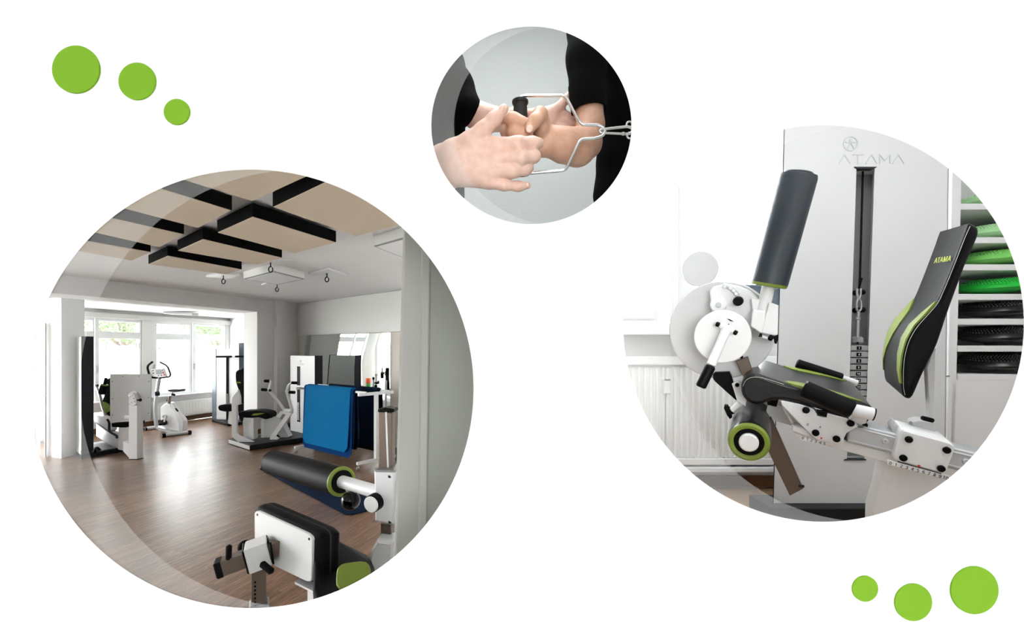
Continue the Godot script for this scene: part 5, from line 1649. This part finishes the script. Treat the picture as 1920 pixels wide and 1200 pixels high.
func leg_machine() -> void:
	var root := thing("leg_machine", "white leg training machine with black and green cushions in front of the tall cabinet", "gym machine", at(1560, 985, 1.7))
	var w := 0.38
	# ---- seat
	var seat := legs([[1389, 727], [1391, 716], [1398, 708], [1408, 703], [1420, 702], [1435, 706], [1470, 718], [1500, 725.5], [1540, 734], [1580, 744.5], [1612, 754], [1630, 760], [1637, 767], [1635, 776], [1622, 783], [1590, 786], [1545, 771], [1500, 758], [1470, 751], [1446, 752], [1428, 758], [1412, 758], [1399, 751], [1391, 740]])
	var se := part(root, "seat_cushion", pad(smooth(seat, 2), deep_in * w, 0.012, 4), M.leather_sheen)
	var st := Shape.new()
	var stitch := legs([[1393, 724], [1397, 714], [1406, 708], [1420, 706.5], [1436, 710], [1470, 721]], -0.0005)
	st.tube(Shape.bend(stitch, 0.02), 0.0006, 6)
	part(se, "stitching", st, M.thread)
	var edge := legs([[1474, 719], [1490, 723], [1510, 727.7], [1535, 733], [1560, 739.2], [1585, 746], [1605, 752], [1618, 756]], 0.0)
	var up := Vector3(0.1, 1, 0.25).normalized() * 0.003
	part(se, "green_panel", ribbon(edge, [0.012, 0.004, 0.002, 0.003, 0.006, 0.009, 0.012, 0.015], [0.03, 0.062, 0.07, 0.068, 0.058, 0.045, 0.032, 0.02], up), M.lime)
	part(se, "green_panel", ribbon(edge, [w - 0.02, w - 0.05, w - 0.06, w - 0.058, w - 0.05, w - 0.04, w - 0.03, w - 0.02], [w - 0.012, w - 0.006, w - 0.004, w - 0.004, w - 0.006, w - 0.008, w - 0.01, w - 0.012], up), M.lime)
	# ---- backrest
	var side := legs([[1816, 419], [1826, 420.5], [1835, 427], [1836, 440], [1828, 460], [1810, 501], [1793, 547], [1776, 594], [1759, 645], [1745, 674], [1732, 700], [1722, 723], [1713, 743], [1705, 749], [1695, 744], [1691, 728], [1690, 700], [1693, 668], [1701, 638], [1716, 612], [1738, 588], [1756, 568], [1773, 530], [1789, 490], [1806, 446]], 0.03)
	var wb := 0.27
	var bk := part(root, "backrest", pad(smooth(side, 2), deep_in * wb, 0.014, 4), M.leather_dark)
	var bs := Shape.new()
	bs.tube(Shape.bend(legs([[1819, 424], [1809, 446], [1792, 490], [1776, 530], [1759, 569], [1741, 589], [1719, 613], [1704, 639], [1696, 668], [1693.5, 700], [1694, 728], [1697, 741]], 0.0285), 0.02), 0.0006, 6)
	part(bk, "stitching", bs, M.thread)
	var be := legs([[1757, 566], [1738, 587.5], [1716, 611.5], [1701, 637], [1692.5, 668], [1689.5, 698], [1690.5, 720]], 0.03)
	var fwd := Vector3(-0.75, 0.2, -0.2).normalized() * 0.003
	part(bk, "green_panel", ribbon(be, [0.006, 0.006, 0.008, 0.008, 0.008, 0.008, 0.006], [0.012, 0.045, 0.062, 0.066, 0.06, 0.045, 0.016], fwd), M.lime)
	part(bk, "green_panel", ribbon(be, [wb - 0.02, wb - 0.075, wb - 0.1, wb - 0.09, wb - 0.05, wb - 0.016, wb - 0.012], [wb - 0.012, wb - 0.008, wb - 0.006, wb - 0.006, wb - 0.008, wb - 0.01, wb - 0.01], fwd), M.lime)
	write_on(bk, "maker_lettering", "ATAMA", leg(1768, 488, 0.10) + Vector3(-0.01, 0, 0.01), deep_in * 1.0 * -1.0 + Vector3(0.3, 0.05, 0.0), leg(1789, 450, 0) - leg(1773, 500, 0), 0.022, M.print_lime)
	part(root, "back_post", leg_plate([[1737, 690], [1747, 660], [1756, 655], [1753, 818], [1740, 818], [1741, 760]], 0.14, 0.035), M.pale)
	part(root, "back_bracket", leg_plate([[1708, 797], [1712, 792], [1724, 789], [1754, 792], [1756, 830], [1735, 832], [1722, 816]], 0.1, 0.06), M.pale)
	part(root, "release_lever", bar(leg(1727, 783, 0.08), leg(1751, 789, 0.08), 0.02, 0.013, Vector3.UP, 0.004), M.black)
	part(root, "bracket_bolt", rod(leg(1707.5, 793, 0.09), leg(1707.5, 793, 0.12), 0.005, 12), M.grey)
	# ---- rail and carriages
	var rl := part(root, "rail", leg_plate([[1590, 806], [1618, 799], [1900, 866], [1900, 908], [1590, 830]], 0.03, 0.08, 0.004), M.silver)
	part(rl, "rail_groove", leg_plate([[1600, 800.5], [1900, 873.5], [1900, 877], [1600, 804]], 0.026, 0.012), M.pale)
	part(rl, "rail_groove", leg_plate([[1590, 824], [1900, 901], [1900, 904], [1590, 827]], 0.026, 0.012), M.pale)
	part(rl, "rail_screw", leg_disc(1660, 828, 5.2, 0.024, 0.01), M.silver)
	part(rl, "screw_centre", leg_disc(1660, 828, 1.4, 0.022, 0.01), M.slate)
	part(rl, "rail_screw", leg_disc(1812, 866, 5.5, 0.024, 0.01), M.silver)
	part(root, "rail_beam", leg_plate([[1502, 800], [1590, 828], [1900, 906], [1900, 924], [1680, 872], [1568, 842], [1500, 816]], 0.04, 0.07), M.white)
	part(root, "rail_end", leg_plate([[1485, 798], [1487, 797], [1520, 806], [1524, 822], [1490, 812]], 0.06, 0.05), M.pale)
	var ca := part(root, "seat_carriage", leg_plate([[1464, 751], [1500, 758], [1522, 766], [1527, 769], [1531, 775], [1533, 780], [1550, 783], [1551, 775], [1590, 785], [1609, 798], [1608, 801], [1588, 812], [1582, 822], [1581, 831], [1577, 835], [1568, 833], [1530, 823], [1523, 818], [1466, 760]], 0.0, 0.1, 0.002), M.white)
	part(ca, "carriage_slot", leg_plate([[1532, 770], [1537, 778], [1550, 782], [1552, 772]], -0.002, 0.02, 0.002), M.black)
	for q in [[1511.6, 769.8], [1529.6, 812.6], [1569, 824], [1595.5, 794.5]]:
		part(ca, "knob", leg_disc(q[0], q[1], 5.7, -0.012, 0.012, 0.003, 20), M.black)
	part(ca, "marker", leg_plate([[1537.8, 820], [1542.6, 821], [1539.6, 824.5]], -0.001, 0.004, 0.0), M.red)
	part(ca, "hinge_arm", leg_plate([[1466, 762], [1470, 764], [1488, 793], [1486, 796], [1482, 793]], 0.03, 0.012), M.pale)
	part(ca, "scale_strip", leg_plate([[1501.5, 818.5], [1553, 831], [1551.5, 836.5], [1500.5, 824.5]], 0.0, 0.004, 0.0005), M.frame)
	part(ca, "hinge_block", leg_plate([[1486, 797], [1505, 802], [1520, 810], [1522, 820], [1504, 816], [1485, 808]], 0.02, 0.03), M.white)
	var rx := leg(1800, 872) - leg(1600, 822); var ry := deep_in.cross(rx).normalized()
	if ry.y < 0.0: ry = -ry
	for k in 6:
		write_on(ca, "scale_digit_%03d" % k, str(k), leg(1505.5 + k * 8.1, 821.3 + k * 2.15, -0.0012), rx, ry, 0.0125, M.print_black)
	for q in [["A", 1538, 801], ["D", 1514.5, 796]]:
		write_on(ca, "mark_" + q[0].to_lower(), q[0], leg(q[1], q[2], -0.0012), rx, ry, 0.010, M.print_black)
	var cb := part(root, "back_carriage", leg_plate([[1692, 807], [1695, 806], [1782, 830], [1789.5, 836], [1790, 844], [1775, 884], [1770, 889], [1764, 887.5], [1681, 864], [1676.5, 860], [1676, 854], [1688, 811]], 0.0, 0.12, 0.004), M.white)
	part(cb, "carriage_top", leg_plate([[1671, 801], [1677, 789.5], [1694, 806], [1687, 815], [1680, 822], [1676, 818]], 0.05, 0.06, 0.003), M.pale)
	for q in [[1705, 825.2], [1776.5, 845.3], [1694.6, 860], [1766, 880]]:
		part(cb, "knob", leg_disc(q[0], q[1], 5.8, -0.012, 0.012, 0.003, 20), M.black)
	part(cb, "marker", leg_plate([[1720.5, 871.5], [1726.2, 872.6], [1723, 876.5]], -0.001, 0.004, 0.0), M.red)
	part(cb, "scale_strip", leg_plate([[1664, 862], [1684, 867], [1783, 893], [1782, 901], [1663.5, 870.5]], 0.0, 0.004, 0.0005), M.frame)
	part(cb, "strip_line", leg_plate([[1683, 865], [1765, 887.8], [1765, 889], [1683, 866.4]], -0.001, 0.003, 0.0), M.print_black)
	for k in 11:
		write_on(cb, "scale_digit_%03d" % k, str(k), leg(1669.5 + k * 10.35, 868.6 + k * 2.73, -0.0012), rx, ry, 0.0125, M.print_black)
	part(root, "carriage_catch", leg_plate([[1617, 798], [1621, 789], [1629, 784], [1630, 787], [1624, 793], [1628, 797], [1627, 801]], 0.01, 0.03, 0.002), M.black)
	part(root, "carriage_catch", leg_plate([[1668, 807], [1675, 804], [1680, 812], [1679, 818], [1672, 812]], 0.08, 0.02, 0.002), M.slate)
	# ---- side grips of the seat
	var gr := part(root, "side_grip", rod(leg(1505, 728, -0.045), leg(1599, 769, -0.06), 0.0275, 24, 0.005), M.black)
	part(gr, "white_sleeve", rod(leg(1597, 768, -0.06), leg(1638, 777, -0.06), 0.019, 20, 0.002), M.white)
	part(gr, "sleeve_cap", rod(leg(1637.5, 777, -0.06), leg(1640, 777.6, -0.06), 0.0185, 20, 0.003), M.black)
	part(gr, "grip_bracket", leg_plate([[1592, 786], [1603, 775], [1627, 783], [1624, 794], [1614, 797]], -0.03, 0.03, 0.002), M.pale)
	var gf := part(root, "side_grip", rod(leg(1493, 681, w + 0.02), leg(1579, 709, w + 0.02), 0.018, 20, 0.004), M.black)
	part(gf, "white_sleeve", rod(leg(1578, 709, w + 0.02), leg(1608, 719, w + 0.02), 0.012, 16, 0.002), M.white)
	# ---- lower roller
	var ra := leg(1404, 829, -0.06); var rb := leg(1404, 829, -0.06) + deep_in * 0.45
	var rs := Shape.new()
	rs.lathe(ra, rb - ra, [[0.052, 0.006], [0.061, 0.003], [0.0645, 0.01], [0.0655, 0.03], [0.0655, 0.42], [0.06, 0.45]], 40, false)
	var ro := part(root, "lower_roller", rs, M.leather_sheen)
	var rim := Shape.new()
	rim.lathe(ra, rb - ra, [[0.046, 0.012], [0.046, -0.002], [0.056, -0.005], [0.0625, -0.001], [0.0635, 0.006]], 40, false)
	part(ro, "green_rim", rim, M.lime)
	part(ro, "end_ring", rod(ra + deep_in * 0.006, ra + deep_in * 0.03, 0.047, 36), M.black)
	part(ro, "axle_end", rod(ra - deep_in * 0.012, ra + deep_in * 0.02, 0.030, 32, 0.004), M.white)
	# ---- moving arm: steel bars, black wedge, knob
	part(root, "steel_arm", leg_plate([[1379, 677], [1402, 669], [1412, 700], [1398, 716]], 0.12, 0.02), M.steel_satin)
	part(root, "steel_arm", leg_plate([[1428, 790], [1446, 783], [1462, 818], [1506, 917], [1481, 930], [1440, 845]], 0.17, 0.025), M.steel_satin)
	part(root, "arm_plate", leg_plate([[1372, 720], [1386, 714], [1402, 740], [1398, 762], [1382, 752]], 0.10, 0.02), M.white)
	part(root, "arm_bolt", leg_disc(1382, 722.5, 3.4, 0.09, 0.02), M.black)
	part(root, "arm_bolt", leg_disc(1390, 670, 2.6, 0.10, 0.02), M.black)
	part(root, "wedge_guard", leg_plate([[1336.5, 702], [1340, 699], [1367, 698], [1371, 706], [1383, 748], [1380, 751], [1341, 716], [1337, 711]], 0.13, 0.03), M.black)
	part(root, "star_knob", leg_plate([[1357, 766], [1358, 760.5], [1363, 761], [1368, 767], [1375, 768], [1377, 776], [1371, 778], [1372, 784], [1368, 786], [1363, 779]], 0.12, 0.03, 0.003), M.black)
	part(root, "knob_shaft", rod(leg(1373, 770, 0.13), leg(1388, 756, 0.13), 0.012, 14), M.white)
	part(root, "arm_guard", leg_plate([[1438, 752], [1460, 750], [1455, 766], [1440, 766]], 0.2, 0.05), M.black)
	part(root, "arm_screw", rod(leg(1497, 911, 0.16), leg(1508, 912, 0.16), 0.005, 10), M.slate)
	# ---- wheel, cam plate, small disc, hand lever
	part(root, "cam_wheel", leg_disc(1350, 620, 86, 0.16, 0.03, 0.004, 72), M.pale)
	var camp := part(root, "cam_plate", leg_plate([[1330, 545], [1338, 537], [1352, 533.5], [1368, 533.5], [1386, 536.5], [1405, 545], [1418, 556], [1424, 568], [1424, 590], [1414, 612], [1402, 640], [1352, 640], [1336, 600], [1333, 572]], 0.11, 0.035, 0.004), M.white)
	var slot := []
	for i in 9: slot.append([1356.0 + i * 3.2 + sin(i / 8.0 * 1.5) * 2.0, 537.5 + pow(i / 8.0, 2.0) * 20.0 - 2.0])
	var sl := Shape.new()
	sl.tube(Shape.bend(legs(slot, 0.112), 0.01), 0.0085, 12)
	part(camp, "hole_track", sl, M.silver)
	for q in [[1358.5, 538.5], [1369.5, 540.5], [1375.5, 545], [1380, 551]]:
		part(camp, "track_hole", leg_disc(q[0], q[1], 2.6, 0.098, 0.012, 0.001, 16), M.white)
	part(camp, "cam_knob", leg_disc(1383.5, 565, 8.3, 0.06, 0.05, 0.004, 24), M.black)
	part(camp, "hub_disc", leg_disc(1347, 571, 14, 0.098, 0.012, 0.003, 32), M.white)
	part(camp, "hub_bolt", leg_disc(1347, 572, 4.6, 0.092, 0.012, 0.002, 20), M.silver)
	var sd := part(root, "small_disc", leg_disc(1353.5, 631.5, 46.5, 0.045, 0.03, 0.003, 60), M.white)
	part(sd, "disc_slot", leg_plate([[1363, 597], [1369, 599], [1376, 603], [1369, 602]], 0.043, 0.004, 0.0), M.black)
	part(sd, "disc_pin", leg_disc(1366, 608, 1.0, 0.043, 0.006, 0.0, 10), M.black)
	var ha := part(root, "hand_lever", rod(leg(1364, 612, 0.02), leg(1333, 685, -0.02), 0.0155, 20, 0.003), M.white)
	part(ha, "lever_hub", rod(leg(1350, 609, 0.02), leg(1375, 622, 0.02), 0.0125, 18, 0.003), M.white)
	part(ha, "hub_cap", rod(leg(1342, 607, 0.02), leg(1349.5, 609.5, 0.02), 0.0085, 14, 0.003), M.black)
	part(ha, "hub_cap", rod(leg(1375.5, 622, 0.02), leg(1382.5, 625.5, 0.02), 0.0085, 14, 0.003), M.black)
	part(ha, "lever_grip", rod(leg(1332.5, 686, -0.02), leg(1313.5, 726, -0.045), 0.0175, 20, 0.004), M.black)
	# ---- upper roller on its arm, the white arm blocks, far cushion behind
	var ua := leg(1441, 535, 0.09); var ub := leg(1497.5, 326, 0.09)
	var us := Shape.new()
	var ul := (ub - ua).length()
	us.lathe(ua, ub - ua, [[0.044, 0.0], [0.0555, 0.002], [0.0575, 0.01], [0.0575, ul - 0.014], [0.055, ul - 0.003], [0.042, ul]], 36, false)
	var ur := part(root, "upper_roller", us, M.leather_grey)
	var ug := Shape.new()
	ug.lathe(ua, ub - ua, [[0.03, -0.002], [0.05, -0.004], [0.0555, -0.001], [0.057, 0.007]], 36, false)
	part(ur, "green_rim", ug, M.lime)
	part(ur, "roller_cap", rod(ub - (ub - ua).normalized() * 0.01, ub + (ub - ua).normalized() * 0.006, 0.043, 28, 0.004), M.slate)
	part(root, "roller_stem", rod(leg(1441, 537, 0.09), leg(1429, 590, 0.09), 0.0205, 22), M.white)
	part(root, "arm_block", leg_plate([[1441.5, 567], [1460, 574], [1458.5, 626], [1456, 630], [1427, 624.5], [1432, 604]], 0.06, 0.07, 0.003), M.white)
	part(root, "arm_block", leg_plate([[1410, 586], [1413, 581], [1435, 584], [1434, 604], [1427, 625], [1408, 612]], 0.045, 0.07, 0.003), M.white)
	part(root, "arm_block", leg_plate([[1408, 560], [1424, 562], [1436, 566], [1437, 584], [1411, 584]], 0.08, 0.06, 0.003), M.white)
	part(root, "clamp_knob", rod(leg(1441, 631, 0.06), leg(1449, 636, 0.06), 0.010, 14, 0.003), M.black)
	part(root, "clamp_knob", leg_plate([[1448, 631], [1459, 628], [1459.5, 634], [1456, 645], [1452, 644], [1451, 637]], 0.05, 0.03, 0.003), M.black)
	part(root, "clamp_screw", rod(leg(1423, 630, 0.06), leg(1440, 635, 0.06), 0.006, 12), M.silver)
	part(root, "clamp_nut", leg_plate([[1422, 632], [1425, 624], [1429, 626], [1429, 632]], 0.05, 0.03, 0.002), M.black)
	part(root, "far_cushion", leg_plate([[1378, 533.5], [1428, 534], [1461, 540], [1460.5, 574], [1440, 568], [1422, 558], [1400, 544]], 0.26, 0.06, 0.006), M.blue_grey)
	# ---- round cap on a post behind the wheel
	var bc := part(root, "counter_disc", rod(at(1312, 504, 2.3), at(1312, 504, 2.33), 0.084, 48, 0.004), M.pale)
	part(bc, "disc_post", rod(at(1312, 504, 2.34), at(1330, 640, 2.34), 0.012, 14), M.white)
	# ---- frame down to the floor
	part(root, "pedestal", leg_plate([[1658, 866], [1700, 874], [1850, 912], [1850, 1060], [1632, 1060], [1634, 965], [1647, 925]], 0.06, 0.12, 0.005), M.white)
	part(root, "floor_foot", bar(Vector3(leg(1632, 1060, 0.1).x, 0.826, leg(1632, 1060, 0.1).z), Vector3(leg(1850, 1060, 0.1).x, 0.826, leg(1850, 1060, 0.1).z), 0.5, 0.04, Vector3.UP, 0.006), M.slate)
	var py := leg(1700, 1060, 0.12)
	part(root, "floor_column", bar(Vector3(py.x, 0.84, py.z), py + Vector3(0, 0.05, 0), 0.09, 0.09, Vector3.BACK, 0.004), M.white)
	part(root, "wheel_post", bar(leg(1358, 700, 0.3), leg(1468, 775, 0.34), 0.06, 0.06, Vector3.UP, 0.004), M.white)
	part(root, "cross_beam", bar(leg(1440, 770, 0.22), leg(1600, 815, 0.14), 0.05, 0.05, Vector3.UP, 0.004), M.white)


func cushion_shelf() -> void:
	var d := 2.36
	var dx := -0.025
	var root := thing("cushion_shelf", "white open shelf unit that holds the round balance cushions", "shelf", at(1850, 900, d))
	part(root, "side_panel", pris([[1772, 980], [1787, 980], [1806, 250], [1786, 250]], d, Vector3(0.05, 0, -0.34), 0.003), M.white)
	part(root, "side_panel", pris([[1962, 980], [1975, 980], [1990, 250], [1975, 250]], d, back(0.34), 0.003), M.white)
	part(root, "back_panel", pris([[1740, 900], [2010, 900], [2010, 250], [1740, 250]], d + 0.33, back(0.02)), M.white_soft)
	part(root, "lower_cabinet", pris([[1785, 712], [1965, 712], [1962, 985], [1778, 985]], d, back(0.33), 0.004), M.white)
	var ys := [386.0, 449.0, 500.0, 555.5, 602.0, 652.5, 706.0]
	for y in ys:
		part(root, "shelf_board", pris([[1796, y + 7.0], [1972, y + 7.0], [1972, y - 4.5], [1796, y - 4.5]], d, back(0.33), 0.002), M.white)
	part(root, "handle", rod(at(1770, 706, d - 0.02), at(1780, 705, d - 0.02), 0.004, 10), M.grey)
	var tops := [["mint green balance cushion on the topmost shelf in view", M.cushion_mint], ["pale green balance cushion on the second shelf from the top", M.cushion_mint], ["yellow green balance cushion on the third shelf from the top", M.cushion_lime], ["bright green balance cushion just above the black cushions", M.cushion_green],
		["black balance cushion directly under the bright green one", M.cushion_black], ["black balance cushion on the second shelf from the bottom", M.cushion_black], ["black balance cushion on the lowest shelf", M.cushion_black]]
	var first: Node3D = null
	for i in 7:
		var c := Vector3(at(1868, 0, d + 0.12).x, at(1868, ys[i] - 4.5, d + 0.0).y + 0.017, -(d + 0.125))
		var tip := Vector3(-0.085, 1.0, 0.085).normalized()     # it sags over the board's front edge
		var h := 0.078 if i < 4 else 0.088
		var r := 0.158
		var o := thing("balance_cushion", tops[i][0], "balance cushion", c, "balance cushions on the shelf")
		var s := Shape.new()
		# a lens: domed above and below, with a narrow rim
		var dome := func(q: float) -> float: return pow(maxf(0.0, 1.0 - pow(q, 2.6)), 0.62)
		var pr := []
		for k in 15:
			var q := float(k) / 14.0
			pr.append([r * q, h * 0.42 - dome.call(q) * (h * 0.42 - 0.001)])
		for k in 15:
			var q := 1.0 - float(k) / 14.0
			pr.append([r * q, h * 0.46 + dome.call(q) * h * 0.54])
		s.lathe(c, tip, pr, 40, false)
		part(o, "cushion_shell", s, tops[i][1], 50.0)
		var nubs := Shape.new()
		for ring in 5:
			var rr := r - 0.022 - ring * 0.015
			var cnt := int(TAU * rr / 0.013)
			for q in cnt:
				var a := TAU * q / cnt + ring * 0.4
				var yy: float = h * 0.46 + dome.call(rr / r) * h * 0.54
				var b := c + tip * yy + Vector3(cos(a) * rr, -tip.x / tip.y * cos(a) * rr - tip.z / tip.y * sin(a) * rr, sin(a) * rr)
				nubs.cyl(b - tip * 0.003, b + tip * 0.0028, 0.0042, 0.0026, 6)
		part(o, "grip_nubs", nubs, tops[i][1]).set_meta("kind", "stuff")


# ---------------------------------------------------------------- outside
func outside() -> void:
	var g := Shape.new()
	g.box(Vector3(-4, -0.25, -6), Vector3(90, 0.1, 90))
	struct("ground", g, M.ground)
	var rng := RandomNumberGenerator.new()
	rng.seed = 5
	for t in [[232.0, 612.0, 14.5, 1.75, "leafy pale green tree outside the left bay windows"], [128.0, 606.0, 19.0, 1.2, "small leafy tree outside beside the dark cabinet"], [405.0, 622.0, 19.0, 1.1, "thin leafy tree outside the right bay windows"]]:
		var c := at(t[0], t[1], t[2])
		var root := thing("tree", t[4], "tree", Vector3(c.x, -0.2, c.z), "trees outside the bay windows")
		var tr := Shape.new()
		tr.tube([Vector3(c.x + 0.1, -0.2, c.z), Vector3(c.x + 0.05, 1.2, c.z), c + Vector3(0, 0.4, 0)], 0.12, 10, 0.04)
		for k in 6:
			var a := TAU * k / 6.0
			tr.tube([c + Vector3(0, -0.7, 0), c + Vector3(cos(a) * 0.4, 0.0, sin(a) * 0.4) * t[3], c + Vector3(cos(a) * 0.7, 0.35, sin(a) * 0.7) * t[3]], 0.04, 6, 0.01)
		part(root, "trunk", tr, M.bark)
		var leaf := Shape.new()
		var clumps := []
		for k in 26:
			clumps.append(c + Vector3(rng.randfn(0, 0.5), rng.randfn(0.25, 0.42), rng.randfn(0, 0.5)) * t[3])
		for k in 2600:
			var p: Vector3 = clumps[k % 26] + Vector3(rng.randfn(0, 0.17), rng.randfn(0, 0.14), rng.randfn(0, 0.17)) * t[3]
			var x := Vector3(rng.randfn(), rng.randfn(), rng.randfn()).normalized() * 0.065
			var y := x.cross(Vector3(rng.randfn(), rng.randfn(), rng.randfn())).normalized() * 0.035
			leaf.quad(p - x, p - y, p + x, p + y)
		part(root, "foliage", leaf, M.leaf, 5.0).set_meta("kind", "stuff")
